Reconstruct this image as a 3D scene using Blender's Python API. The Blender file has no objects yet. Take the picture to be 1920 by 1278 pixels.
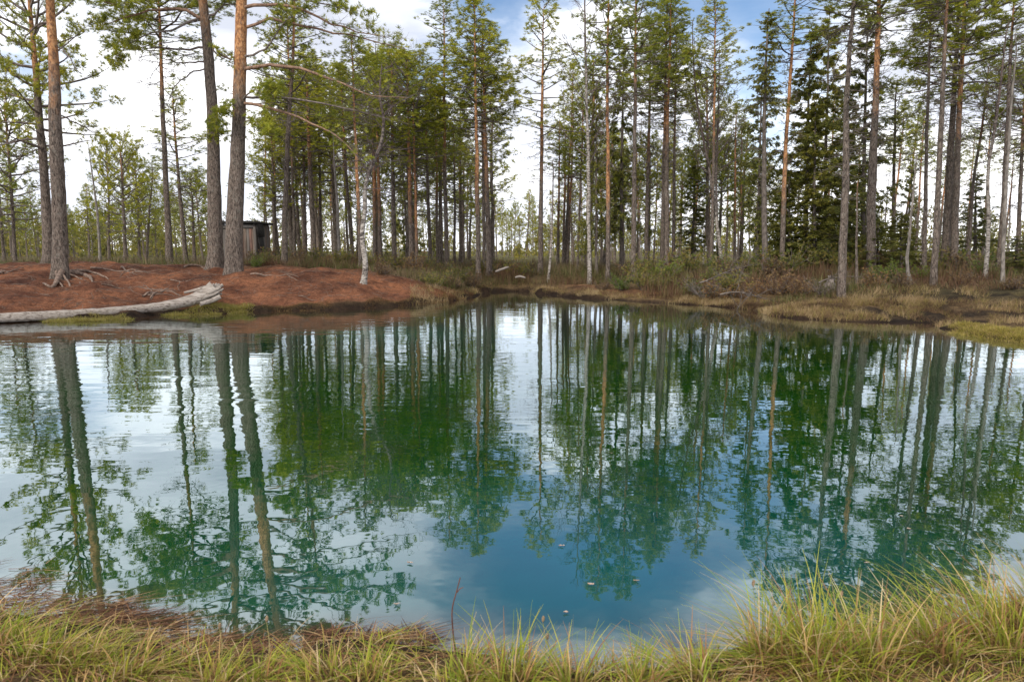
import bpy, math, random
import numpy as np
from mathutils import Vector, Matrix
random.seed(7); rng = np.random.default_rng(11)
S = bpy.context.scene
COL = S.collection
# ------------------------------------------------------------------ camera
CAMZ, PITCH, F = 1.5, math.radians(7.5), 1280.0
cam = bpy.data.cameras.new('camera'); cam.lens = 24; cam.sensor_width = 36
cam.clip_start = .05; cam.clip_end = 6000
cam.dof.use_dof = True; cam.dof.focus_distance = 16; cam.dof.aperture_fstop = 5.6
co = bpy.data.objects.new('camera', cam); COL.objects.link(co)
co.location = (0, 0, CAMZ); co.rotation_euler = (math.pi/2-PITCH, 0, 0)
S.camera = co
# ------------------------------------------------------------------ sky and sun
SUN_EL, SUN_AZ = 38, 208          # azimuth clockwise from +Y (the way the camera looks): behind, a little left
w = bpy.data.worlds.new('World'); S.world = w; w.use_nodes = True
nt = w.node_tree; nt.nodes.clear(); N = nt.nodes.new; Lk = nt.links.new
def mth(tree, op, a, b=None, c=None, clamp=False):
    n = tree.nodes.new('ShaderNodeMath'); n.operation = op; n.use_clamp = clamp
    for i, v in enumerate((a, b, c)):
        if v is None: continue
        if isinstance(v, (int, float)): n.inputs[i].default_value = v
        else: tree.links.new(v, n.inputs[i])
    return n.outputs[0]
def ramp(tree, fac, stops, interp='LINEAR'):
    n = tree.nodes.new('ShaderNodeValToRGB'); n.color_ramp.interpolation = interp
    el = n.color_ramp.elements
    while len(el) > 1: el.remove(el[-1])
    for i, (p, c) in enumerate(stops):
        e = el[0] if i == 0 else el.new(p)
        e.position = p
        e.color = (c, c, c, 1) if isinstance(c, (int, float)) else (*c, 1)
    tree.links.new(fac, n.inputs[0]); return n.outputs[0]
def mixc(tree, f, a, b, mode='MIX'):
    n = tree.nodes.new('ShaderNodeMix'); n.data_type = 'RGBA'; n.blend_type = mode
    for i, v in ((0, f), (6, a), (7, b)):
        if isinstance(v, (int, float)): n.inputs[i].default_value = v
        elif isinstance(v, tuple): n.inputs[i].default_value = (*v, 1)
        else: tree.links.new(v, n.inputs[i])
    return n.outputs[2]
def noise(tree, vec, scale, detail=4, rough=.55, dist=0):
    n = tree.nodes.new('ShaderNodeTexNoise'); n.inputs['Scale'].default_value = scale
    n.inputs['Detail'].default_value = detail; n.inputs['Roughness'].default_value = rough
    n.inputs['Distortion'].default_value = dist
    tree.links.new(vec, n.inputs['Vector']); return n.outputs[0]
def mapping(tree, vec, sc=(1, 1, 1), loc=(0, 0, 0)):
    n = tree.nodes.new('ShaderNodeMapping'); n.inputs['Scale'].default_value = sc
    n.inputs['Location'].default_value = loc; tree.links.new(vec, n.inputs['Vector']); return n.outputs[0]
SKY_STR = .15
sky = N('ShaderNodeTexSky'); sky.sky_type = 'NISHITA'; sky.sun_disc = False
sky.sun_elevation = math.radians(SUN_EL); sky.sun_rotation = math.radians(SUN_AZ)
sky.air_density = 1.0; sky.dust_density = .1; sky.ozone_density = 3
tc = N('ShaderNodeTexCoord'); gen = tc.outputs['Generated']
sx = N('ShaderNodeSeparateXYZ'); Lk(gen, sx.inputs[0])
n1 = noise(nt, mapping(nt, gen, (1, 1, 2.4), (3.1, 1.7, .4)), 3.4, 7, .56, .25)
n2 = noise(nt, mapping(nt, gen, (1, 1, 3.0), (7.3, 2.2, 5.4)), 7.0, 5, .6)
# openings of blue: one broad gap high above the pond, smaller ones elsewhere
def lobe(az, el, ra, re):
    a, e = math.radians(az), math.radians(el)
    cx, cz = math.sin(a)*math.cos(e), math.sin(e)
    dx = mth(nt, 'DIVIDE', mth(nt, 'SUBTRACT', sx.outputs[0], cx), math.radians(ra))
    dz = mth(nt, 'DIVIDE', mth(nt, 'SUBTRACT', sx.outputs[2], cz), math.radians(re))
    r2 = mth(nt, 'ADD', mth(nt, 'MULTIPLY', dx, dx), mth(nt, 'MULTIPLY', dz, dz))
    g = mth(nt, 'POWER', 2.718, mth(nt, 'MULTIPLY', r2, -1.0))
    return mth(nt, 'MULTIPLY', g, mth(nt, 'GREATER_THAN', sx.outputs[1], 0))
gap = mth(nt, 'ADD', lobe(7, 25, 13, 5.0), mth(nt, 'MULTIPLY', lobe(0, 18.5, 5, 2.2), .6))
gap = mth(nt, 'ADD', gap, mth(nt, 'MULTIPLY', lobe(20, 13, 4.5, 7), .62))
gap = mth(nt, 'ADD', gap, mth(nt, 'MULTIPLY', lobe(-9, 14, 6, 3), .4))
dens = mth(nt, 'SUBTRACT', mth(nt, 'ADD', n1, mth(nt, 'MULTIPLY', n2, .22)), mth(nt, 'MULTIPLY', gap, .5))
cl = ramp(nt, dens, [(.2, 0), (.31, .1), (.4, .4), (.48, .88), (.56, 1)])
cshade = ramp(nt, noise(nt, mapping(nt, gen, (1, 1, 3.2), (1.3, 8.2, 2.4)), 2.6, 6, .55), [(.35, (.52, .55, .63)), (.5, (.8, .82, .88)), (.6, (1.08, 1.08, 1.1))])
low = ramp(nt, sx.outputs[2], [(0, 1.25), (.3, 1.05), (.5, .95), (1, .85)])
cc = mixc(nt, 1.0, cshade, low, 'MULTIPLY')
CLOUD = 1.5/SKY_STR
cc = mixc(nt, 1.0, cc, (CLOUD, CLOUD, CLOUD), 'MULTIPLY')
fin = mixc(nt, cl, sky.outputs[0], cc)
bg = N('ShaderNodeBackground'); bg.inputs['Strength'].default_value = SKY_STR
Lk(fin, bg.inputs['Color']); wo = N('ShaderNodeOutputWorld'); Lk(bg.outputs[0], wo.inputs[0])
sun = bpy.data.lights.new('sun', 'SUN'); sun.energy = 3.0; sun.angle = math.radians(10); sun.color = (1, .93, .82)
so = bpy.data.objects.new('sun', sun); COL.objects.link(so)
sa, se = math.radians(SUN_AZ), math.radians(SUN_EL)
sdir = Vector((math.sin(sa)*math.cos(se), math.cos(sa)*math.cos(se), math.sin(se)))
so.rotation_euler = sdir.to_track_quat('Z', 'Y').to_euler(); so.location = (0, -5, 30)
S.view_settings.view_transform = 'Standard'; S.view_settings.look = 'None'
S.view_settings.exposure = -.06; S.view_settings.gamma = 1; S.view_settings.use_curve_mapping = False
S.render.engine = 'CYCLES'
# ------------------------------------------------------------------ helpers
def at(px, py, Y):
    a, b = (px-960)/F, (639-py)/F
    d = (a, math.cos(PITCH)+b*math.sin(PITCH), -math.sin(PITCH)+b*math.cos(PITCH))
    k = Y/d[1]; return np.array((d[0]*k, Y, CAMZ+d[2]*k))
def onz(px, py, z=0):
    a, b = (px-960)/F, (639-py)/F
    d = (a, math.cos(PITCH)+b*math.sin(PITCH), -math.sin(PITCH)+b*math.cos(PITCH))
    k = (z-CAMZ)/d[2]; return (d[0]*k, d[1]*k)
def link(o, parent=None):
    COL.objects.link(o)
    if parent is not None: o.parent = parent
    return o
def mesh_np(name, V, Q=None, T=None, mat=None, col=None, smooth=False):
    V = np.asarray(V, np.float32).reshape(-1, 3)
    loops, tot = [], []
    if Q is not None and len(Q): loops.append(np.asarray(Q, np.int32).ravel()); tot.append(np.full(len(Q), 4, np.int32))
    if T is not None and len(T): loops.append(np.asarray(T, np.int32).ravel()); tot.append(np.full(len(T), 3, np.int32))
    loops = np.concatenate(loops); tot = np.concatenate(tot)
    start = np.concatenate(([0], np.cumsum(tot)[:-1])).astype(np.int32)
    me = bpy.data.meshes.new(name)
    me.vertices.add(len(V)); me.vertices.foreach_set('co', V.ravel())
    me.loops.add(len(loops)); me.loops.foreach_set('vertex_index', loops)
    me.polygons.add(len(tot)); me.polygons.foreach_set('loop_start', start)
    try: me.polygons.foreach_set('loop_total', tot)
    except Exception: pass
    if smooth: me.polygons.foreach_set('use_smooth', np.ones(len(tot), bool))
    me.update(calc_edges=True)
    if col is not None:
        col = np.asarray(col, np.float32)
        if col.shape[1] == 3: col = np.concatenate([col, np.ones((len(col), 1), np.float32)], 1)
        a = me.color_attributes.new('Col', 'FLOAT_COLOR', 'POINT'); a.data.foreach_set('color', col.ravel())
    if mat: me.materials.append(mat)
    return me
def obj(name, me, parent=None):
    return link(bpy.data.objects.new(name, me), parent)
def tag(o, label=None, cat=None, group=None, kind=None):
    if label: o['label'] = label
    if cat: o['category'] = cat
    if group: o['group'] = group
    if kind: o['kind'] = kind
    return o
def empty(name, loc):
    o = bpy.data.objects.new(name, None); o.location = loc; o.empty_display_size = .2; return link(o)
class Tubes:
    """collects round limbs (polyline + radii) and builds them all in one go"""
    def __init__(s): s.g = {}; s.nv = 0
    def add(s, P, R, sides=4):
        s.g.setdefault((len(P), sides), []).append((np.asarray(P, float), np.asarray(R, float)))
    def arrays(s):
        VV, QQ, off = [], [], 0
        for (n, k), lst in s.g.items():
            P = np.stack([a for a, _ in lst]); R = np.stack([b for _, b in lst]); M = len(lst)
            t = np.empty_like(P); t[:, 1:-1] = P[:, 2:]-P[:, :-2]; t[:, 0] = P[:, 1]-P[:, 0]; t[:, -1] = P[:, -1]-P[:, -2]
            t /= np.linalg.norm(t, axis=2, keepdims=True)+1e-9
            main = P[:, -1]-P[:, 0]; ref = np.where((np.abs(main[:, 2]) > .8*np.linalg.norm(main, axis=1))[:, None], (1., 0, 0), (0, 0, 1.))
            u = np.cross(ref[:, None, :], t); u /= np.linalg.norm(u, axis=2, keepdims=True)+1e-9
            v = np.cross(t, u)
            a = np.arange(k)*2*math.pi/k
            ring = P[:, :, None, :]+R[:, :, None, None]*(np.cos(a)[None, None, :, None]*u[:, :, None, :]+np.sin(a)[None, None, :, None]*v[:, :, None, :])
            VV.append(ring.reshape(-1, 3))
            i = np.arange(n-1)[:, None]*k; j = np.arange(k)[None, :]; j2 = (j+1) % k
            q = np.stack([i+j, i+j2, i+k+j2, i+k+j], -1).reshape(-1, 4)
            QQ.append((q[None]+(np.arange(M)*n*k)[:, None, None]).reshape(-1, 4)+off)
            off += M*n*k
        return np.concatenate(VV), np.concatenate(QQ)
    def mesh(s, name, mat, smooth=True):
        V, Q = s.arrays(); return mesh_np(name, V, Q, None, mat, smooth=smooth)
    def empty(s): return not s.g
def tuft_template(n, seed, spread=1.15, wid=.17):
    r = np.random.default_rng(seed); V = []
    for i in range(n):
        th = spread*math.sqrt((i+.5)/n); ph = i*2.4+r.uniform(0, .5)
        d = np.array((math.sin(th)*math.cos(ph), math.sin(th)*math.sin(ph), math.cos(th)))
        s = np.cross(d, r.normal(size=3)); s /= np.linalg.norm(s)
        L = r.uniform(.75, 1.1); b = d*.08
        V += [b-s*wid*.5, b+s*wid*.5, d*L*.6+s*wid*.55, d*L]
    return np.array(V)
def tufts(P, D, size, tmpl, cols, rs):
    """needle bundles: P points, D directions; returns verts, quads, colours"""
    P = np.asarray(P); D = np.asarray(D); M = len(P); k = len(tmpl)
    D = D/(np.linalg.norm(D, axis=1, keepdims=True)+1e-9)
    u = np.cross(D, rs.normal(size=(M, 3))); u /= np.linalg.norm(u, axis=1, keepdims=True)+1e-9
    v = np.cross(D, u)
    sz = size*rs.uniform(.7, 1.25, M)
    V = P[:, None, :]+sz[:, None, None]*(tmpl[None, :, 0, None]*u[:, None, :]+tmpl[None, :, 1, None]*v[:, None, :]+tmpl[None, :, 2, None]*D[:, None, :])
    Q = np.arange(M*k).reshape(-1, 4)
    c = np.repeat(cols, k, axis=0)
    return V.reshape(-1, 3), Q, c
def palette(rs, M, cols, jit=.18):
    c = np.array(cols)[rs.integers(0, len(cols), M)]
    return c*rs.uniform(1-jit, 1+jit, (M, 1))
# ------------------------------------------------------------------ materials
def newmat(name):
    m = bpy.data.materials.new(name); m.use_nodes = True
    t = m.node_tree; b = t.nodes['Principled BSDF']; return m, t, b
def ocoord(t, which='Object'):
    n = t.nodes.new('ShaderNodeTexCoord'); return n.outputs[which]
def bump(t, b, h, strength, dist):
    n = t.nodes.new('ShaderNodeBump'); n.inputs['Strength'].default_value = strength
    n.inputs['Distance'].default_value = dist; t.links.new(h, n.inputs['Height'])
    t.links.new(n.outputs[0], b.inputs['Normal'])
def objprop(t, name):
    n = t.nodes.new('ShaderNodeAttribute'); n.attribute_type = 'OBJECT'; n.attribute_name = name; return n.outputs['Fac']
def mat_pine_bark():
    m, t, b = newmat('pine_bark'); oc = ocoord(t)
    sp = t.nodes.new('ShaderNodeSeparateXYZ'); t.links.new(oc, sp.inputs[0])
    fis = noise(t, mapping(t, oc, (1, 1, .3)), 30, 7, .7, .9)
    big = noise(t, mapping(t, oc, (1, 1, .5)), 5, 4, .6)
    grey = ramp(t, fis, [(.36, (.025, .018, .014)), (.46, (.1, .075, .06)), (.55, (.21, .165, .135)), (.7, (.34, .285, .24))])
    fl = noise(t, mapping(t, oc, (1, 1, .6), (4, 4, 4)), 17, 6, .65, .4)
    ora = ramp(t, fl, [(.34, (.1, .055, .035)), (.46, (.3, .135, .06)), (.56, (.52, .26, .11)), (.74, (.6, .38, .22))])
    hz = mth(t, 'DIVIDE', mth(t, 'SUBTRACT', sp.outputs[2], objprop(t, 'orange_z')), 1.6)
    hz = mth(t, 'ADD', hz, mth(t, 'MULTIPLY', mth(t, 'SUBTRACT', big, .5), 2.6), clamp=True)
    lich = ramp(t, noise(t, mapping(t, oc, (1, 1, .8), (2, 7, 1)), 9, 5, .7), [(.55, 0), (.66, .55)])
    c = mixc(t, hz, grey, ora)
    c = mixc(t, mth(t, 'MULTIPLY', lich, .5), c, (.3, .31, .27))
    t.links.new(c, b.inputs['Base Color']); b.inputs['Roughness'].default_value = .9
    h = mth(t, 'ADD', mth(t, 'MULTIPLY', fis, mth(t, 'SUBTRACT', 1.25, hz)), mth(t, 'MULTIPLY', fl, .35))
    bump(t, b, h, 1, .05); return m
def mat_wood(name, a, bcol, sc=12, stretch=.3):
    m, t, b = newmat(name); oc = ocoord(t)
    f = noise(t, mapping(t, oc, (1, 1, stretch)), sc, 5, .6)
    t.links.new(ramp(t, f, [(.35, a), (.65, bcol)]), b.inputs['Base Color']); b.inputs['Roughness'].default_value = .9
    bump(t, b, f, .8, .01); return m
def mat_birch():
    m, t, b = newmat('birch_bark'); oc = ocoord(t)
    f = noise(t, mapping(t, oc, (1, 1, 2.6)), 9, 5, .65, .5)
    sp = t.nodes.new('ShaderNodeSeparateXYZ'); t.links.new(oc, sp.inputs[0])
    white = ramp(t, f, [(.4, (.04, .033, .03)), (.47, (.2, .17, .145)), (.52, (.32, .29, .26)), (.7, (.47, .43, .39))])
    dark = ramp(t, f, [(.35, (.03, .022, .02)), (.6, (.14, .1, .085))])
    hz = mth(t, 'DIVIDE', mth(t, 'SUBTRACT', sp.outputs[2], objprop(t, 'dark_z')), 2.5)
    hz = mth(t, 'ADD', hz, mth(t, 'MULTIPLY', mth(t, 'SUBTRACT', noise(t, oc, 4, 3), .5), 2.0), clamp=True)
    t.links.new(mixc(t, hz, white, dark), b.inputs['Base Color']); b.inputs['Roughness'].default_value = .75
    bump(t, b, f, .6, .012); return m
def mat_leaf(name, transl=.35):
    m, t, b = newmat(name)
    a = t.nodes.new('ShaderNodeVertexColor'); a.layer_name = 'Col'
    oi = t.nodes.new('ShaderNodeObjectInfo')
    v = ramp(t, oi.outputs['Random'], [(0, (.78, .8, .9)), (.5, (1, 1, 1)), (1, (1.25, 1.15, .95))])
    c = mixc(t, 1.0, a.outputs[0], v, 'MULTIPLY')
    t.links.new(c, b.inputs['Base Color']); b.inputs['Roughness'].default_value = .6
    b.inputs['Specular IOR Level'].default_value = .25
    tr = t.nodes.new('ShaderNodeBsdfTranslucent'); t.links.new(c, tr.inputs[0])
    mx = t.nodes.new('ShaderNodeMixShader'); mx.inputs[0].default_value = transl
    t.links.new(b.outputs[0], mx.inputs[1]); t.links.new(tr.outputs[0], mx.inputs[2])
    t.links.new(mx.outputs[0], t.nodes['Material Output'].inputs[0]); return m
M_BARK = mat_pine_bark(); M_BIRCH = mat_birch()
M_TWIG = mat_wood('grey_twig_bark', (.09, .072, .062), (.24, .2, .18))
M_LIMB = mat_wood('red_brown_limb_bark', (.13, .075, .05), (.36, .23, .16), 14, 1)
M_BTWIG = mat_wood('birch_twig_bark', (.07, .05, .05), (.17, .13, .125))
M_SPRUCE = mat_wood('spruce_bark', (.06, .048, .04), (.17, .14, .12), 16, .5)
M_GREY = mat_wood('bleached_wood', (.09, .078, .068), (.3, .265, .235), 14, .4)
M_ROOT = mat_wood('root_bark', (.08, .052, .04), (.27, .19, .145), 14, 1)
M_NEEDLE = mat_leaf('pine_needles', .4); M_GRASS = mat_leaf('grass_blades', .45); M_HEATH = mat_leaf('heather_foliage', .25)
# ------------------------------------------------------------------ pond outline and ground height
SH = [(-420, 668), (-150, 632), (0, 606), (110, 602), (240, 598), (300, 590), (400, 589), (470, 586), (540, 583), (620, 581), (700, 577), (780, 571), (840, 566), (880, 559), (905, 550), (940, 546), (990, 546),
      (1005, 551), (1060, 556), (1110, 560), (1160, 563), (1215, 567), (1290, 571), (1350, 575), (1415, 582), (1440, 592), (1500, 598), (1580, 602), (1660, 604), (1740, 605), (1800, 607), (1850, 611),
      (1790, 612), (1768, 617), (1790, 626), (1850, 635), (1930, 643), (2050, 655), (2400, 690)]
NEAR = [(2300, 1010), (1980, 1085), (1900, 1120), (1780, 1165), (1650, 1185), (1500, 1190), (1400, 1215), (1280, 1250), (1120, 1262), (960, 1252), (860, 1232), (740, 1218), (620, 1215), (500, 1235), (420, 1232), (330, 1215), (240, 1190), (120, 1165), (0, 1150), (-150, 1110), (-500, 1010)]
poly = [onz(*p) for p in SH]+[(12.5, 7), (10, 3.5)]+[onz(*p) for p in NEAR]+[(-5.5, 4.5), (-11, 8)]
poly = np.array(poly)
# wobble
pp = []
for i in range(len(poly)):
    a, b = poly[i], poly[(i+1) % len(poly)]; L = np.linalg.norm(b-a); n = max(1, int(L/.35))
    for k in range(n): pp.append(a+(b-a)*k/n)
pp = np.array(pp)
ph = np.cumsum(np.r_[0, np.linalg.norm(np.diff(pp, axis=0), axis=1)])
amp = np.where(pp[:, 1] > 8, .13, .03)
pp[:, 0] += amp*np.sin(ph*2.1)*np.cos(ph*.7); pp[:, 1] += amp*(np.sin(ph*1.3+1)+.55*np.sin(ph*4.1)+.5*np.sin(ph*7.7+2))
def sdist(X, Y):
    """distance to the shoreline, negative over the pond"""
    P = np.stack([X.ravel(), Y.ravel()], 1); out = np.full(len(P), 1e9); ins = np.zeros(len(P), bool)
    A = pp; B = np.roll(pp, -1, axis=0)
    for a, b in zip(A, B):
        ab = b-a; ap = P-a
        t = np.clip((ap@ab)/(ab@ab+1e-12), 0, 1)
        d = ap-t[:, None]*ab; out = np.minimum(out, (d*d).sum(1))
        c = ((a[1] > P[:, 1]) != (b[1] > P[:, 1]))
        with np.errstate(divide='ignore', invalid='ignore'):
            xi = (b[0]-a[0])*(P[:, 1]-a[1])/(b[1]-a[1]+1e-12)+a[0]
        ins ^= c & (P[:, 0] < xi)
    d = np.sqrt(out); return np.where(ins, -d, d).reshape(X.shape)
def lat(ix, iy, s=0):
    h = np.sin(ix*127.1+iy*311.7+s*74.7)*43758.5453; return h-np.floor(h)
def vnoise(X, Y, f, s=0):
    x, y = X*f, Y*f; ix, iy = np.floor(x), np.floor(y); fx, fy = x-ix, y-iy
    fx = fx*fx*(3-2*fx); fy = fy*fy*(3-2*fy)
    return (lat(ix, iy, s)*(1-fx)+lat(ix+1, iy, s)*fx)*(1-fy)+(lat(ix, iy+1, s)*(1-fx)+lat(ix+1, iy+1, s)*fx)*fy
def ss(a, b, x): t = np.clip((x-a)/(b-a), 0, 1); return t*t*(3-2*t)
def gheight(X, Y, sd=None):
    X = np.asarray(X, float); Y = np.asarray(Y, float)
    if sd is None: sd = sdist(X, Y)
    near = 1-ss(5, 8, Y)
    left = ss(1.0, -2.5, X)*(1-near)
    plat = .62+left*.14
    crest = left*.22*np.exp(-((Y-20.3)/3.2)**2)
    d = np.maximum(sd, 0)
    right = (1-left)*ss(2.0, 3.5, X)
    land = (.05+.13*vnoise(X, Y, 1.9, 8))*(1-.5*right)*ss(0, .12, d)+plat*(1-np.exp(-np.maximum(d-.1, 0)/(3.1-left*.6)))+crest*ss(0, 3, d)
    nr = .06*ss(0, .08, d)+.16*ss(.05, 1.2, d)
    z = land*(1-near)+nr*near
    land *= 1-.3*right*ss(5, 1, d)
    z = land*(1-near)+nr*near
    z += (vnoise(X, Y, .45, 1)-.5)*(.2-.1*right)*ss(.2, 2.5, d)*(1-near)+(vnoise(X, Y, 1.7, 2)-.5)*(.1-.05*right)*ss(.1, 1.0, d)+(vnoise(X, Y, 5, 3)-.5)*.06*ss(.05, .4, d)+(vnoise(X, Y, 11, 4)-.5)*.03*ss(.1, .4, d)*(1-near)
    wat = -.08*ss(0, .12, -sd)-1.6*ss(.1, 3.5, -sd)
    return np.where(sd > 0, z, wat)
def gz(x, y): return float(gheight(np.array([x]), np.array([y]))[0])
def axis(lo, hi, d, L, g=1.16):
    a = list(np.arange(lo, hi+1e-6, d)); s = d
    while a[-1] < L[1]: s *= g; a.append(a[-1]+s)
    s = d
    while a[0] > L[0]: s *= g; a.insert(0, a[0]-s)
    return np.array(a)
ax = axis(-15, 15, .1, (-2500, 2500)); ay = axis(.6, 26, .09, (-60, 4000))
GX, GY = np.meshgrid(ax, ay)
GSD = sdist(GX, GY)
GZ = gheight(GX, GY, GSD)
nx, ny = len(ax), len(ay)
idx = np.arange(nx*ny).reshape(ny, nx)
Q = np.stack([idx[:-1, :-1], idx[:-1, 1:], idx[1:, 1:], idx[1:, :-1]], -1).reshape(-1, 4)
# ground colours by what grows or lies there
leftm = ss(.2, -1.2, GX+.0*GY)*ss(6, 9, GY)
blend = vnoise(GX, GY, .8, 5)*.9+vnoise(GX, GY, 3, 6)*.5
litter = leftm*(1-ss(21.0, 23.2, GY+blend*1.2-.8+ss(-1, -3.5, GX)*.0))*ss(.12, .45, GSD+blend*.1)
litter = np.maximum(litter, .55*ss(.3, .8, GSD)*(1-ss(1.2, 2.2, GSD))*ss(1.5, 2.5, GX)*(1-ss(4.5, 5.5, GX))*ss(10, 12, GY))
Cs = np.zeros((ny, nx, 3))+np.array((.085, .07, .035))
dry = ss(0, 1, 1-ss(1.5, 4.0, GSD))*(1-leftm)
Cs = Cs*(1-dry[..., None])+np.array((.17, .115, .06))*dry[..., None]
Cs = Cs*(1-litter[..., None])+(np.array((.25, .108, .06))*ss(.1, .9, blend)[..., None]+np.array((.13, .056, .035))*(1-ss(.1, .9, blend)[..., None]))*litter[..., None]
farm = ss(26, 50, GY)[..., None]; Cs = Cs*(1-farm)+np.array((.14, .13, .06))*farm
mud = (1-ss(.1, .3, GSD+.25*(blend-.6)))[..., None]; Cs = Cs*(1-mud)+np.array((.035, .022, .015))*mud
rm = (ss(6.8, 8.5, GX)*ss(12, 13.5, GY)*(1-ss(16.5, 17.5, GY))*ss(.45, .65, blend))[..., None]   # black peat patch on the right
Cs = Cs*(1-rm*.85)+np.array((.018, .013, .011))*rm*.85
gm, t, b = newmat('forest_floor'); oc = ocoord(t)
va = t.nodes.new('ShaderNodeVertexColor'); va.layer_name = 'Col'
f1 = noise(t, oc, 7, 8, .72); f2 = noise(t, mapping(t, oc, (1, 1.6, 1)), 38, 5, .7); f3 = noise(t, oc, 1.1, 4, .6)
v = mixc(t, 1, ramp(t, f1, [(.3, (.42, .4, .42)), (.5, (1, 1, 1)), (.7, (1.5, 1.42, 1.35))]), ramp(t, f2, [(.32, (.4, .36, .36)), (.5, (1, 1, 1)), (.68, (1.7, 1.7, 1.65))]), 'MULTIPLY')
v = mixc(t, 1, v, ramp(t, f3, [(.34, (.55, .52, .55)), (.5, (1, 1, 1)), (.66, (1.4, 1.36, 1.25))]), 'MULTIPLY')
t.links.new(mixc(t, 1, va.outputs[0], v, 'MULTIPLY'), b.inputs['Base Color']); b.inputs['Roughness'].default_value = .95
b.inputs['Specular IOR Level'].default_value = .15
bump(t, b, mth(t, 'ADD', f1, mth(t, 'MULTIPLY', f2, .6)), 1, .11)
V = np.stack([GX, GY, GZ], -1).reshape(-1, 3)
tag(obj('ground', mesh_np('ground', V, Q, None, gm, Cs.reshape(-1, 3), True)), kind='structure')
# ------------------------------------------------------------------ water
wx = np.linspace(-16, 16, 129); wy = np.linspace(1.5, 27, 103); WX, WY = np.meshgrid(wx, wy)
wsd = -sdist(WX, WY)
deep = np.where(WY < 6, ss(-.05, .3, wsd), ss(.15, 1.4, wsd))
farb = ss(11, 15, WY)
lrip = .3+.7*ss(2.5, -2.5, WX)
rip = ss(3.8, 6.2, WY)*lrip
shal = np.array((.07, .035, .016)); dp = np.array((.0, .045, .003)); refl_blue = np.array((.0, .068, .07))
refl_mask = (np.exp(-((WX-.5)/1.9)**2-((WY-3.0)/1.3)**2))[..., None]  # blue sky reflection painted into the water's body colour
wc = dp*(1-refl_mask)+refl_blue*refl_mask
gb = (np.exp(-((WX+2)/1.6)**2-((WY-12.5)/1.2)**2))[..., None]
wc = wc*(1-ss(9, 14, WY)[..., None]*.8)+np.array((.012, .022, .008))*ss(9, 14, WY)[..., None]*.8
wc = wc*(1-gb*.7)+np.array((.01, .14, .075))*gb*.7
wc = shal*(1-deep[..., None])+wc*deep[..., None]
wc4 = np.concatenate([wc, rip[..., None]], -1).reshape(-1, 4)
idw = np.arange(129*103).reshape(103, 129)
Qw = np.stack([idw[:-1, :-1], idw[:-1, 1:], idw[1:, 1:], idw[1:, :-1]], -1).reshape(-1, 4)
wm, t, b = newmat('spring_water'); oc = ocoord(t)
t.nodes.remove(b)
va = t.nodes.new('ShaderNodeVertexColor'); va.layer_name = 'Col'
cn = ramp(t, noise(t, oc, .9, 4, .6), [(.3, (.7, .75, .7)), (.7, (1.3, 1.25, 1.3))])
dif = t.nodes.new('ShaderNodeBsdfDiffuse'); t.links.new(mixc(t, 1, va.outputs[0], cn, 'MULTIPLY'), dif.inputs[0])
gl = t.nodes.new('ShaderNodeBsdfGlossy'); gl.inputs['Roughness'].default_value = .0; gl.inputs['Color'].default_value = (.84, .93, 1, 1)
lw = t.nodes.new('ShaderNodeLayerWeight'); lw.inputs[0].default_value = .5
fr = ramp(t, lw.outputs['Facing'], [(0, .05), (.3, .1), (.5, .26), (.6, .38), (.7, .48), (.83, .64), (.92, .82), (1, 1)])
rp = va.outputs['Alpha']
patch = ramp(t, noise(t, mapping(t, oc, (.35, .6, 1)), 1.3, 3), [(.38, .25), (.6, 1)])
r1 = noise(t, mapping(t, oc, (.22, 1, 1)), 4.2, 1, .4, .2)
r2 = noise(t, mapping(t, oc, (.25, 1, 1), (3, 1, 0)), 10, 1, .5)
r3 = noise(t, mapping(t, oc, (.85, 1, 1), (1, 5, 0)), 11, 1, .4)
rfar = mth(t, 'MULTIPLY', mth(t, 'MULTIPLY', rp, patch), mth(t, 'ADD', r1, mth(t, 'MULTIPLY', r2, .3)))
hh = mth(t, 'ADD', mth(t, 'MULTIPLY', rfar, .0052), mth(t, 'MULTIPLY', r3, .00032))
bn = t.nodes.new('ShaderNodeBump'); bn.inputs['Distance'].default_value = 1; t.links.new(hh, bn.inputs['Height'])
t.links.new(bn.outputs[0], gl.inputs['Normal'])
mx = t.nodes.new('ShaderNodeMixShader'); t.links.new(fr, mx.inputs[0]); t.links.new(dif.outputs[0], mx.inputs[1]); t.links.new(gl.outputs[0], mx.inputs[2])
t.links.new(mx.outputs[0], t.nodes['Material Output'].inputs[0])
tag(obj('water', mesh_np('water', np.stack([WX, WY, WX*0], -1).reshape(-1, 3), Qw, None, wm, wc4, True)), kind='structure')
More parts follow.
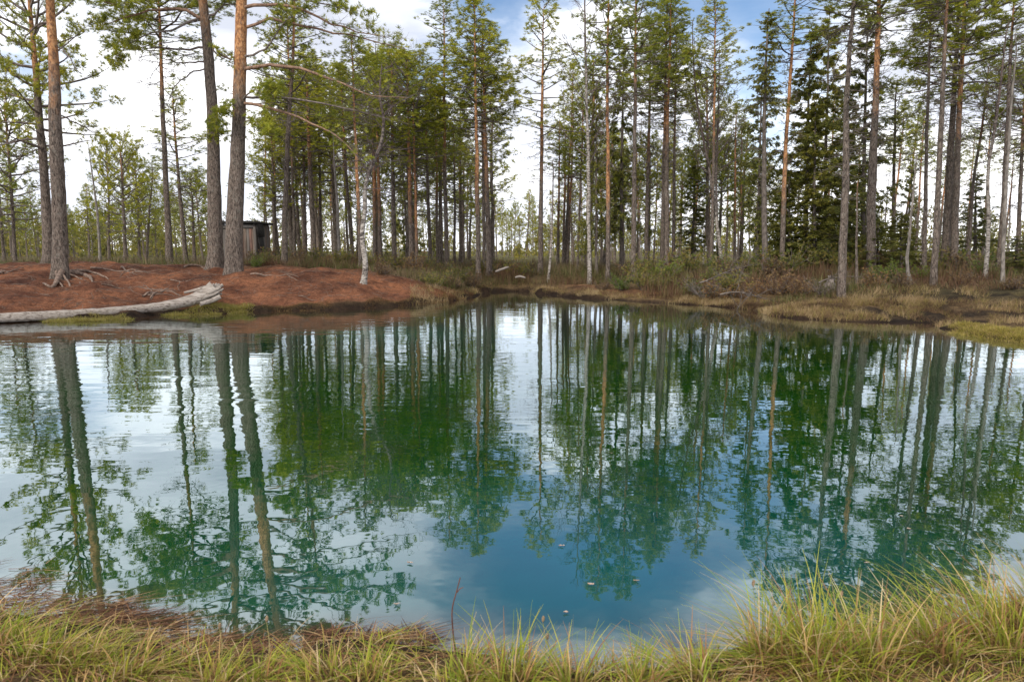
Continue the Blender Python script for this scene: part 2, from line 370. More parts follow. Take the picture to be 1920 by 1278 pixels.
# ------------------------------------------------------------------ tree builders
PINE_COLS = [(.36, .37, .04), (.28, .32, .04), (.46, .45, .055), (.19, .22, .035), (.3, .33, .05)]
SPR_COLS = [(.24, .26, .06), (.16, .18, .045), (.34, .32, .07), (.12, .13, .04)]
T_PINE = tuft_template(11, 3, 1.3, .14); T_SPR = tuft_template(7, 5, 1.0, .22)
def unit(v): return v/(np.linalg.norm(v)+1e-9)
def grow(rs, p0, d0, L, n, bend=(0, 0, .15), wig=.12):
    P = [np.array(p0, float)]; d = unit(np.array(d0, float)); s = L/(n-1); bend = np.array(bend)
    for i in range(n-1):
        d = unit(d+bend/(n-1)+rs.normal(size=3)*wig); P.append(P[-1]+d*s)
    return np.array(P)
def foliate(rs, tb, P, r0, tp, td, dens=1.0, sec=(4, 8), slen=.38, bare=0.0, start=.3, twr=.0045, upb=.25):
    """side shoots with needle bundles along a limb polyline P"""
    n = len(P); L = np.linalg.norm(np.diff(P, axis=0), axis=1).sum()
    ns = max(2, int(rs.integers(sec[0], sec[1]+1)))
    for k in range(ns):
        f = start+(1-start)*(k+rs.uniform(.1, .9))/ns; x = f*(n-1); i = min(int(x), n-2); q = P[i]+(P[i+1]-P[i])*(x-i)
        ax_ = unit(P[i+1]-P[i]); side = unit(np.cross(ax_, (0, 0, 1)))*(1 if (k % 2) else -1)
        d = ax_*rs.uniform(.5, 1)+side*rs.uniform(.35, 1)+np.array((0, 0, rs.uniform(-.15, .4)))
        l2 = L*slen*rs.uniform(.55, 1.15)*(1.15-f*.5)
        S2 = grow(rs, q, d, l2, 4, (0, 0, upb), .16)
        rr = max(twr, r0*(1-f)*.45); tb.add(S2, np.linspace(rr, twr*.6, 4), 3)
        nt_ = max(1, int(round(rs.uniform(2.0, 4.2)*min(1.4, l2/.45))))
        ends = [(S2[-1], S2[-1]-S2[-2])]
        for j in range(nt_):
            g = rs.uniform(.25, .95)*3; a = min(int(g), 2); q2 = S2[a]+(S2[a+1]-S2[a])*(g-a)
            d2 = unit(S2[a+1]-S2[a])+rs.normal(size=3)*.65+np.array((0, 0, .25))
            l3 = rs.uniform(.12, .34)*max(.6, min(1.3, l2/.6)); T3 = grow(rs, q2, d2, l3, 3, (0, 0, .3), .15)
            tb.add(T3, np.linspace(twr*.8, twr*.4, 3), 3)
            ends.append((T3[-1], T3[-1]-T3[-2])); ends.append((T3[1], T3[-1]-T3[0]))
        for q3, d3 in ends:
            if rs.random() > bare:
                m = 1+(rs.random() < dens)+(rs.random() < dens-1)
                for _ in range(m):
                    tp.append(q3+rs.normal(size=3)*.045); td.append(unit(d3)+rs.normal(size=3)*.35+np.array((0, 0, .35)))
def fol_mesh(name, tp, td, size, tmpl, cols, rs, mat):
    c = palette(rs, len(tp), cols)
    V, Q, C = tufts(np.array(tp), np.array(td), size, tmpl, c, rs)
    return mesh_np(name, V, Q, None, mat, C)
def pine_crown(seed, L=6.0, R=1.5, n=46, dens=1.0, shape='tall', size=.12):
    """a pine crown standing on its own base point (origin), L high: returns (limb mesh, needle mesh)"""
    rs = np.random.default_rng(seed); tb = Tubes(); tp, td = [], []
    for k in range(n):
        t = (k+rs.uniform(0, .8))/n; z = L*t**.9
        if shape == 'tall': prof = (1-t)**.75*(.35+.65*min(1, t*5+.25))
        elif shape == 'round': prof = math.sqrt(max(0, 1-(2*t-.85)**2*.78))*.95
        else: prof = (.45+.7*rs.random())*(1-t)**.5
        r = R*prof*rs.uniform(.65, 1.15)+.18
        a = k*2.4+rs.uniform(-.4, .4); el = -.18+.95*t+rs.uniform(-.15, .2)
        d = (math.cos(a)*math.cos(el), math.sin(a)*math.cos(el), math.sin(el))
        P = grow(rs, (0, 0, z), d, r*1.1, 6, (0, 0, .5 if t > .15 else .2), .1)
        r0 = .012+.016*r; tb.add(P, np.linspace(r0, .005, 6), 4)
        foliate(rs, tb, P, r0, tp, td, dens*(.55 if t < .15 else 1), (3, 3+int(r*3.2)), .4, .45 if t < .12 else .04, .25)
    for _ in range(5): tp.append(np.array((0, 0, L))+rs.normal(size=3)*.06); td.append((0, 0, 1))
    return tb.mesh('branches', M_TWIG), fol_mesh('crown', tp, td, size, T_PINE, PINE_COLS, rs, M_NEEDLE)
def dead_limbs(seed, L=5.0, R=1.15, n=58):
    rs = np.random.default_rng(seed); tb = Tubes()
    for k in range(n):
        z = L*rs.random()**.75; a = rs.uniform(0, 6.28); r = R*rs.uniform(.25, 1)*(.35+.65*z/L)
        el = rs.uniform(-.45, .25)
        P = grow(rs, (0, 0, z), (math.cos(a), math.sin(a), el), r, 5, (0, 0, .15), .16); tb.add(P, np.linspace(.008+.006*r, .003, 5), 3)
        for j in range(int(rs.integers(1, 6))):
            i = int(rs.integers(1, 4)); S2 = grow(rs, P[i], unit(P[i+1]-P[i])+rs.normal(size=3)*.6, r*rs.uniform(.2, .5), 4, (0, 0, .1), .2)
            tb.add(S2, np.linspace(.0055, .003, 4), 3)
            for _ in range(2): tb.add(grow(rs, S2[1+_], S2[3]-S2[2]+rs.normal(size=3)*.08, r*.2, 3, (0, 0, 0), .2), (.004, .0035, .0025), 3)
    return tb.mesh('dead_branches', M_TWIG)
def spruce_crown(seed, L=9.0, R=1.5, n=92, size=.12, dens=1.1):
    rs = np.random.default_rng(seed); tb = Tubes(); tp, td = [], []
    for k in range(n):
        t = (k+rs.uniform(0, .8))/n; z = L*t
        r = (R*(1-t)**.65*rs.uniform(.3, 1.25)+.12); a = rs.uniform(0, 6.28); el = -.5+.9*t+rs.uniform(-.2, .15)
        d = (math.cos(a)*math.cos(el), math.sin(a)*math.cos(el), math.sin(el))
        P = grow(rs, (0, 0, z+rs.normal()*.12), d, r, 6, (0, 0, .45), .1); tb.add(P, np.linspace(.01+.008*r, .004, 6), 3)
        ns = int(5+r*9*dens)
        for j in range(ns):
            f = rs.uniform(.15, 1)*5; i = min(int(f), 4); q = P[i]+(P[i+1]-P[i])*(f-i)
            side = unit(np.cross(P[i+1]-P[i], (0, 0, 1)))*rs.choice((-1, 1))
            S2 = grow(rs, q, unit(P[i+1]-P[i])*.8+side*.8+np.array((0, 0, -.35)), r*.32*rs.uniform(.4, 1.4), 4, (0, 0, -.7), .16)
            tb.add(S2, (.004, .0035, .003, .002), 3)
            for m in range(1, 4):
                tp.append(S2[m]); td.append(unit(S2[m]-S2[m-1])+rs.normal(size=3)*.25)
                if rs.random() < .5: tp.append((S2[m]+S2[m-1])/2); td.append(rs.normal(size=3)*.5+unit(S2[m]-S2[m-1])+np.array((0, 0, -.3)))
        tp.append(P[-1]); td.append(P[-1]-P[-2])
    for _ in range(4): tp.append(np.array((0, 0, L+.05))); td.append((0, 0, 1))
    return tb.mesh('branches', M_SPRUCE), fol_mesh('crown', tp, td, size, T_SPR, SPR_COLS, rs, M_NEEDLE)
def birch_crown(seed, L=6.0, R=1.3, n=26):
    rs = np.random.default_rng(seed); tb = Tubes()
    for k in range(n):
        t = (k+rs.uniform(0, .8))/n; z = L*t*.92; r = R*(1-t)**.7*rs.uniform(.6, 1.2)+.3; a = k*2.4+rs.uniform(-.5, .5)
        d = (math.cos(a), math.sin(a), rs.uniform(.6, 1.3))
        P = grow(rs, (0, 0, z), d, r*1.3, 7, (0, 0, .35), .1); tb.add(P, np.linspace(.007+.008*r, .003, 7), 4)
        for j in range(int(4+r*5)):
            f = rs.uniform(.2, 1)*6; i = min(int(f), 5); q = P[i]+(P[i+1]-P[i])*(f-i)
            S2 = grow(rs, q, unit(P[i+1]-P[i])+rs.normal(size=3)*.45, r*rs.uniform(.25, .55), 5, (0, 0, -.1), .14); tb.add(S2, np.linspace(.0045, .002, 5), 3)
            for m in range(int(rs.integers(2, 5))):
                i2 = int(rs.integers(1, 4)); tb.add(grow(rs, S2[i2], S2[i2+1]-S2[i2]+rs.normal(size=3)*.08, r*rs.uniform(.1, .25), 4, (0, 0, -.2), .15), (.003, .0027, .0023, .002), 3)
    return tb.mesh('branches', M_BTWIG)
CR = {'tall': [pine_crown(20+i, 6.0, 1.35, 60, 1.0, 'tall', .1) for i in range(4)],
      'round': [pine_crown(30+i, 5.0, 1.55, 50, 1.0, 'round', .1) for i in range(3)],
      'loose': [pine_crown(40+i, 6.0, 1.3, 42, .6, 'loose', .1) for i in range(3)]}
SP = [spruce_crown(50+i) for i in range(3)]
BC = [birch_crown(60+i) for i in range(3)]
DL = [dead_limbs(70+i) for i in range(4)]
DLspr = [dead_limbs(77+i, 5, .8, 60) for i in range(2)]
def smooth_path(P, n):
    P = np.array(P, float); m = len(P)
    if m == 2: t = np.linspace(0, 1, n)[:, None]; return P[0]*(1-t)+P[1]*t
    s = np.r_[0, np.cumsum(np.linalg.norm(np.diff(P, axis=0), axis=1))]
    Tn = np.gradient(P, s, axis=0); q = np.linspace(0, s[-1], n); out = []
    for x in q:
        i = min(max(np.searchsorted(s, x)-1, 0), m-2); h = s[i+1]-s[i]; u = (x-s[i])/h
        out.append((2*u**3-3*u*u+1)*P[i]+(u**3-2*u*u+u)*h*Tn[i]+(-2*u**3+3*u*u)*P[i+1]+(u**3-u*u)*h*Tn[i+1])
    return np.array(out)
def trunk_mesh(P, rb, rt, rs, sides=12, flare=1.0, mat=None, lump=.04, nm='trunk'):
    """tapered uneven trunk along P with a flared, buttressed foot"""
    n = len(P); s = np.r_[0, np.cumsum(np.linalg.norm(np.diff(P, axis=0), axis=1))]; t = s/s[-1]
    R = rb*(1-t)**.75+rt; R = np.minimum(R, rb*(1-.35*t)+rt)
    k = sides; a = np.arange(k)*2*math.pi/k
    T_ = np.gradient(P, axis=0); T_ /= np.linalg.norm(T_, axis=1, keepdims=True)
    u = np.cross(np.array((0, 1., 0)), T_); u /= np.linalg.norm(u, axis=1, keepdims=True); v = np.cross(T_, u)
    phs = rs.uniform(0, 6.28, 3)
    V = []
    for i in range(n):
        fl = flare*math.exp(-s[i]/(rb*1.9))
        lob = 1+fl*(.55+.4*np.cos(4*a+phs[0])+.22*np.cos(3*a+phs[1]))+lump*np.cos(2*a+phs[2]+s[i]*1.3)+rs.normal(size=k)*lump*.5
        V.append(P[i]+R[i]*lob[:, None]*(np.cos(a)[:, None]*u[i]+np.sin(a)[:, None]*v[i]))
    V = np.concatenate(V); i = np.arange(n-1)[:, None]*k; j = np.arange(k)[None]; j2 = (j+1) % k
    Qd = np.stack([i+j, i+j2, i+k+j2, i+k+j], -1).reshape(-1, 4)
    return mesh_np(nm, V, Qd, None, mat or M_BARK, smooth=True)
def align(o, p, d, sc):
    q = Vector((0, 0, 1)).rotation_difference(Vector(d)); o.rotation_mode = 'QUATERNION'
    spin = Matrix.Rotation(random.uniform(0, 6.28), 4, 'Z').to_quaternion()
    o.rotation_quaternion = q @ spin; o.location = p; o.scale = sc
TREENO = [0]
def tree(kind, D, wpx, pts, topy, crown, label, orange=None, cb=None, R=1.4, var=0, dead=True, deadlow=None, group=None, flare=.7, dark_z=3.0, clen=None, deadR=1.0):
    """pts: trunk seen at (x,y) in the picture, foot first; D metres away; the trunk runs on to picture height topy"""
    TREENO[0] += 1; rs = np.random.default_rng(1000+TREENO[0])
    W = [at(x, y, D) for x, y in pts]
    W[0][2] = gz(W[0][0], D)-.06
    if len(W) > 1 and W[1][2] < W[0][2]+.3: W.pop(1)
    for q in W[1:]: q[1] += rs.normal()*.06
    last = W[-1]; prev = W[-2] if len(W) > 1 else W[0]
    dr = unit(last-prev); dr = unit(dr*np.array((.6, .6, 1)))
    ztop = at(960, topy, D)[2]
    if ztop > last[2]+.3: W.append(last+dr*(ztop-last[2])/dr[2])
    P = smooth_path(W, max(10, int((ztop)/.45))); base = P[0].copy()
    P[2:-1, :2] += np.cumsum(rs.normal(size=(len(P)-3, 2))*.008, axis=0)
    rb = wpx*.8/2*D/F
    nm = {'pine': 'pine_tree', 'birch': 'birch_tree', 'spruce': 'spruce_tree', 'snag': 'dead_tree'}[kind]
    root = empty(nm, base); tag(root, label, {'pine': 'pine tree', 'birch': 'birch tree', 'spruce': 'spruce tree', 'snag': 'dead tree'}[kind], group)
    L = P-base
    mat = {'pine': M_BARK, 'birch': M_BIRCH, 'spruce': M_SPRUCE, 'snag': M_GREY}[kind]
    tr = obj('trunk', trunk_mesh(L, rb, .012, rs, 14 if wpx > 16 else 9, flare, mat), root)
    tr['orange_z'] = float(at(960, orange, D)[2]-base[2]) if orange is not None else 4.5
    tr['dark_z'] = dark_z
    def pt(z):
        i = int(np.argmin(abs(L[:, 2]-z))); j = min(i+1, len(L)-1); k = max(0, j-2); return L[i], unit(L[j]-L[k])
    H = L[-1][2]
    if crown:
        zc = (at(960, cb, D)[2]-base[2]) if cb is not None else H*.5
        lc = H-zc; p, d = pt(zc); d = unit(L[-1]-p)
        if kind == 'pine':
            wood, fol = CR[crown][var % len(CR[crown])]; l0 = 5.0 if crown == 'round' else 6.0; r0 = {'tall': 1.35, 'round': 1.55, 'loose': 1.3}[crown]
        elif kind == 'spruce': wood, fol = SP[var % 3]; l0, r0 = 9.0, 1.5
        else: wood, fol = BC[var % 3], None; l0, r0 = 6.0, 1.3
        sc = (R/r0, R/r0, lc/l0)
        a = obj('branches', wood, root); align(a, p, d, sc); a['kind'] = 'stuff'
        if fol:
            c = obj('crown', fol, root); c.rotation_mode = 'QUATERNION'; c.rotation_quaternion = a.rotation_quaternion; c.location = p; c.scale = sc; c['kind'] = 'stuff'
        if dead and kind in ('pine', 'spruce'):
            zl = deadlow if deadlow is not None else max(.8, zc*.25)
            p, d = pt(zl); a = obj('dead_branches', (DLspr if kind == 'spruce' else DL)[var % 2 if kind == 'spruce' else var % 4], root); align(a, p, (d[0], d[1], d[2]), (deadR, deadR, (zc+.8-zl)/5)); a['kind'] = 'stuff'
    return root
# ------------------------------------------------------------------ trees the photo shows one by one (left to right)
P_ = 'pine'
tree(P_, 23, 22, [(92, 490), (84, 380), (72, 220), (60, 30)], -110, 'round', 'tall pine just behind the big pine with exposed roots, trunk leaning left at the top', orange=190, cb=300, R=2.0, var=0)
tree(P_, 30, 8, [(28, 492), (20, 330)], 180, 'round', 'shorter bushy pine at the left edge, left of the leaning tall pine', cb=420, R=1.7, var=1)
tree(P_, 40, 6, [(8, 490), (2, 400)], 215, 'tall', 'small pine cut by the left edge of the picture', cb=440, R=1.6, var=2)
tree(P_, 25, 14, [(318, 492), (308, 300), (298, 60)], -70, 'round', 'straight slim pine in the gap left of the two big leaning pines', orange=200, cb=110, R=2.3, var=2, deadR=1.8, deadlow=3.6)
tree(P_, 31, 10, [(349, 490), (338, 350), (328, 220)], 170, 'loose', 'slim pine with ragged mid height crown right of the straight slim pine', cb=370, R=1.8, var=0, orange=320)
tree('snag', 38, 6, [(188, 488), (178, 380), (170, 290)], 270, None, 'thin bare dead tree left of the group of young pines')
tree(P_, 44, 6, [(205, 488), (203, 330)], 275, 'round', 'left tree of the young pine group in the clearing', cb=440, R=1.3, var=0)
tree(P_, 42, 8, [(235, 489), (230, 330)], 265, 'round', 'tallest and fullest tree of the young pine group in the clearing', cb=450, R=1.7, var=1)
tree(P_, 46, 6, [(262, 488), (256, 380)], 300, 'round', 'slightly shorter tree right of the fullest young pine in the clearing', cb=450, R=1.4, var=2)
tree(P_, 43, 6, [(274, 488), (282, 400), (285, 330)], 310, 'loose', 'dark young pine leaning right at the right end of the clearing group', cb=430, R=1.0, var=1)
tree(P_, 39, 7, [(365, 489), (362, 420)], 330, 'round', 'short leafy pine half hidden left of the big pine pair', cb=450, R=1.6, var=0)
tree(P_, 25, 13, [(533, 500), (538, 300), (549, 60)], -60, 'loose', 'first straight pine right of the wooden shed', cb=210, R=1.8, var=1, orange=150)
tree(P_, 33, 7, [(553, 500), (549, 330), (541, 40)], -20, 'tall', 'thin pine close against the right side of the first pine past the shed', cb=260, R=1.6, var=0)
tree(P_, 33, 8, [(515, 492), (513, 330)], 205, 'tall', 'slim pine between the shed and the first straight pine', cb=380, R=1.5, var=1)
tree(P_, 30, 13, [(589, 490), (583, 300)], 105, 'tall', 'thick reddish pine in the dense stand, second large trunk right of the shed', cb=300, R=1.9, var=2, orange=330)
tree(P_, 34, 8, [(573, 490), (569, 300)], 150, 'tall', 'slim grey pine touching the left side of the thick reddish pine', cb=330, R=1.4, var=3)
tree(P_, 35, 7, [(601, 490), (599, 300)], 125, 'tall', 'slim pine touching the right side of the thick reddish pine', cb=310, R=1.5, var=1)
tree('snag', 27, 8, [(637, 497), (632, 400), (626, 300)], 250, None, 'grey weathered dead trunk leaning left in front of the dense stand')
tree(P_, 33, 8, [(662, 492), (654, 380), (647, 300)], 120, 'tall', 'pine leaning left behind the crooked birch', cb=300, R=1.6, var=0)
tree(P_, 23.5, 8, [(676, 498), (672, 380), (666, 170)], 60, 'tall', 'narrow orange pine rising directly behind the crooked birch', cb=230, R=1.2, var=2, orange=430)
tree(P_, 31, 9, [(702, 492), (702, 350)], 110, 'tall', 'left one of two close pines just right of the crooked birch', cb=290, R=1.7, var=3, orange=430)
tree(P_, 31, 9, [(713, 492), (711, 350)], 100, 'round', 'right one of two close reddish pines just right of the crooked birch', cb=290, R=1.8, var=1, orange=420)
tree(P_, 29, 11, [(739, 492), (736, 300)], 80, 'tall', 'thick brown pine in the densest part of the stand', cb=290, R=2.0, var=1)
tree(P_, 27.5, 11, [(772, 500), (767, 300)], 100, 'round', 'dark brown pine with a very full crown right of the densest part', cb=310, R=2.1, var=2, orange=420)
tree(P_, 27.5, 7, [(782, 501), (779, 330)], 190, 'tall', 'thin pink barked pine touching the dark brown full crowned pine', cb=330, R=1.2, var=0, orange=480)
tree(P_, 31, 9, [(807, 492), (801, 300)], 150, 'tall', 'pine standing midway between the full crowned pine and the slender tall one', cb=330, R=1.6, var=3)
tree(P_, 29, 10, [(838, 493), (833, 250), (832, 80)], 10, 'loose', 'slender tall pine with a thin airy crown and orange upper stem', cb=190, R=1.5, var=2, orange=330)
tree(P_, 33, 6, [(852, 490), (851, 350)], 240, 'loose', 'dark thin pine just right of the slender tall pine', cb=380, R=1.0, var=1)
tree(P_, 36, 5, [(865, 488), (864, 350)], 250, 'tall', 'very thin pine left of the trunk pair by the gap', cb=340, R=1.0, var=1)
tree(P_, 27, 11, [(897, 511), (893, 350), (889, 100)], -5, 'tall', 'left trunk of the tall dense crowned pine pair by the central gap', cb=250, R=1.8, var=0, orange=400)
tree(P_, 28, 13, [(918, 497), (912, 350), (905, 120)], 45, 'tall', 'right trunk of the tall dense crowned pine pair by the central gap', cb=230, R=1.9, var=2, orange=380)
tree(P_, 29, 8, [(908, 496), (907, 350), (902, 150)], 90, 'tall', 'thin pine squeezed between the two trunks of the tall pair', cb=300, R=1.6, var=3)
tree(P_, 29, 11, [(1013, 500), (1016, 300), (1019, 90)], 14, 'loose', 'lone straight orange pine standing right of the central gap', orange=340, cb=270, R=1.9, var=0)
tree('birch', 27, 5, [(1028, 524), (1033, 440), (1035, 340)], 300, None, 'small leaning birch with a white foot beside the lone orange pine', dark_z=1.3)
for x, xt, lab in ((1046, 1048, 'thin dark pine just right of the small leaning birch'), (1056, 1059, 'thin reddish pine, second from the small leaning birch'), (1064, 1073, 'thin reddish pine leaning right behind the bushes at the gap')):
    tree(P_, 33, 6, [(x, 493), (xt, 300)], 200+(x % 7)*8, 'loose', lab, cb=330, R=1.2, var=x % 3, orange=430)
tree(P_, 31, 6, [(1083, 495), (1090, 270)], 190, 'loose', 'slim dark pine just left of the white birch', cb=330, R=1.0, var=2)
tree('birch', 25.5, 9, [(1106, 523), (1102, 300), (1098, 40)], -70, 'birch', 'tall white birch with bare fine branches right of the central gap', cb=330, R=1.5, var=0, dark_z=6.5)
tree(P_, 26, 10, [(1140, 517), (1139, 300), (1138, 30)], -95, 'tall', 'tall pine with reddish trunk next right of the white birch', cb=180, R=1.4, var=1, orange=420)
tree('spruce', 31, 10, [(1166, 490), (1166, 300)], 95, 'spruce', 'dark spruce behind the two tall pines right of the white birch', cb=430, R=1.3, var=0)
tree('spruce', 29, 6, [(1119, 492), (1119, 300)], 150, 'spruce', 'narrow spruce between the white birch and the reddish tall pine', cb=450, R=.8, var=1)
tree(P_, 25.5, 11, [(1188, 513), (1188, 300), (1192, 30)], -90, 'tall', 'tall pine with a grey lower trunk, second right of the white birch', cb=190, R=1.6, var=2, orange=180)
tree(P_, 30, 9, [(1212, 492), (1217, 200)], 45, 'tall', 'slightly leaning pine behind and right of the grey lower trunk', cb=230, R=1.6, var=0)
tree(P_, 28, 10, [(1242, 500), (1243, 250), (1247, 80)], -35, 'tall', 'left stem of the close set pine trio in the middle right', cb=210, R=1.4, var=3)
tree(P_, 27.5, 11, [(1251, 501), (1250, 250), (1256, 80)], -10, 'tall', 'middle stem of the close set pine trio in the middle right', cb=200, R=1.5, var=1)
tree(P_, 29, 8, [(1263, 494), (1265, 200)], 60, 'tall', 'right and thinnest stem of the close set pine trio', cb=260, R=1.4, var=0)
tree('spruce', 34, 5, [(1300, 490), (1300, 420)], 310, 'spruce', 'short bushy spruce between the pine trio and the pointed pine', cb=470, R=1.3, var=2)
tree(P_, 27, 8, [(1334, 492), (1337, 300), (1338, 60)], 5, 'tall', 'pointed pine standing apart with an upright narrow crown', cb=180, R=1.3, var=2, orange=300)
tree('birch', 27, 7, [(1357, 490), (1335, 330), (1310, 200), (1300, 90)], 40, 'birch', 'bare birch curving left behind the pointed pine', cb=330, R=1.5, var=1, dark_z=2)
tree('birch', 29, 6, [(1354, 480), (1343, 380), (1348, 200)], 80, 'birch', 'bare thin birch leaning across behind the pointed pine', cb=330, R=1.2, var=2, dark_z=2)
tree(P_, 33, 6, [(1378, 490), (1380, 300)], 190, 'loose', 'thin pink stemmed pine in the bright gap left of the grey trunk', cb=260, R=.9, var=2, orange=440)
tree('spruce', 24, 13, [(1435, 512), (1436, 280), (1442, 60)], 15, 'spruce', 'thin crowned spruce with a smooth pale grey trunk left of the dark group', cb=190, R=.8, var=0)
tree('spruce', 29, 7, [(1422, 498), (1425, 300)], 130, 'spruce', 'ragged spruce just left of the smooth pale grey trunk', cb=440, R=1.1, var=1)
tree(P_, 25, 11, [(1466, 506), (1477, 280), (1492, 30)], -80, 'loose', 'reddish pine leaning right beside the smooth pale grey trunk', cb=120, R=1.6, var=1, orange=400)
tree('spruce', 27, 9, [(1512, 495), (1513, 300)], 55, 'spruce', 'tall dark spruce reaching the ground, left one of the dense dark group', cb=470, R=2.0, var=2)
tree('spruce', 29, 9, [(1549, 492), (1550, 300)], 20, 'spruce', 'tall dark spruce in the middle of the dense dark group', cb=470, R=1.8, var=0)
tree('spruce', 27, 10, [(1620, 490), (1618, 300)], 10, 'spruce', 'tall dark spruce right behind the orange upper trunk', cb=460, R=1.6, var=1)
tree(P_, 17.6, 17, [(1578, 541), (1583, 350), (1592, 160), (1602, 0)], -140, 'loose', 'nearest grey pine on the right bank, standing in dry grass by the water', cb=60, R=1.7, var=2, flare=.35, orange=-200, deadlow=2.5, deadR=1.5)
tree(P_, 23, 21, [(1634, 500), (1638, 350), (1643, 180), (1651, 0)], -130, 'round', 'thick pine with a bright orange upper trunk on the right', cb=60, R=2.4, var=1, orange=225, flare=.5, deadR=1.7)
tree(P_, 20, 5, [(1607, 522), (1611, 340)], 330, None, 'thin red brown sapling stem between the nearest pine and the orange one', orange=380)
tree(P_, 28, 10, [(1676, 492), (1679, 290)], 150, 'loose', 'short dark trunk in the gap right of the orange upper trunk', cb=300, R=1.4, var=0, orange=100)
tree('snag', 19.5, 6, [(1709, 533), (1702, 495), (1704, 440), (1714, 320)], 290, None, 'bent grey sapling with a curved foot on the right bank')
tree(P_, 23, 9, [(1733, 505), (1737, 330), (1745, 120)], -60, 'loose', 'pale slim trunk behind the bent grey sapling', cb=200, R=1.3, var=2, orange=50)
tree(P_, 18.5, 13, [(1750, 538), (1755, 330), (1768, 20)], -150, 'round', 'near straight grey pine on the right bank, right of the bent sapling', cb=20, R=1.9, var=0, flare=.4, orange=100, deadlow=2)
tree(P_, 24, 18, [(1772, 495), (1778, 330), (1791, 120)], -90, 'round', 'thick dark trunk, left one of the side by side pair on the right', cb=200, R=2.2, var=2, orange=-60)
tree(P_, 23.5, 16, [(1790, 497), (1798, 250), (1813, 0)], -120, 'round', 'orange topped trunk, right one of the side by side pair on the right', cb=180, R=2.3, var=0, orange=260)
tree(P_, 27, 8, [(1815, 492), (1826, 360), (1841, 240)], 120, 'loose', 'crooked thin pine right of the side by side pair', cb=270, R=1.3, var=1)
tree('birch', 21, 8, [(1848, 515), (1857, 400), (1853, 350), (1868, 230)], 40, 'birch', 'crooked pale birch near the right edge', cb=300, R=1.3, var=0, dark_z=2.6)
tree(P_, 22, 13, [(1874, 503), (1880, 330), (1893, 110)], -40, 'loose', 'tall dark pine close to the right edge of the picture', cb=130, R=1.5, var=0, orange=100)
tree('snag', 19, 7, [(1880, 534), (1886, 400), (1899, 200)], 60, None, 'thin grey bare trunk at the water side near the right edge')
tree(P_, 26, 10, [(1908, 495), (1914, 330)], 130, 'round', 'pine cut by the right edge of the picture', cb=300, R=1.7, var=1)
tree(P_, 27, 9, [(1958, 498), (1965, 300)], 60, 'round', 'pine beyond the right edge whose boughs reach into the picture', cb=260, R=2.0, var=2)
tree('spruce', 26, 7, [(1530, 500), (1530, 440)], 190, 'spruce', 'broad spruce with boughs to the ground left of the nearest grey pine', cb=492, R=1.5, var=1, dead=False)
tree('spruce', 33, 8, [(1830, 490), (1830, 400)], 330, 'spruce', 'small spruce under the crooked thin pine on the right', cb=475, R=1.2, var=1)
tree('spruce', 26, 6, [(1480, 498), (1480, 420)], 330, 'spruce', 'low spruce filling the space under the reddish leaning pine', cb=490, R=1.4, var=2)
tree('spruce', 25, 6, [(1585, 500), (1585, 420)], 250, 'spruce', 'low dense spruce behind the nearest grey pine', cb=490, R=1.3, var=0)
tree('spruce', 24, 6, [(1693, 505), (1690, 450)], 405, 'spruce', 'knee high young spruce beside the bent grey sapling', cb=500, R=1.1, var=1, dead=False)
tree('spruce', 23, 6, [(1650, 505), (1650, 470)], 420, 'spruce', 'small bright green spruce at the foot of the orange topped pine', cb=505, R=1.0, var=2, dead=False)
tree('spruce', 22, 5, [(1905, 510), (1905, 480)], 440, 'spruce', 'young spruce at the foot of the tall dark pine by the right edge', cb=508, R=1.1, var=0, dead=False)
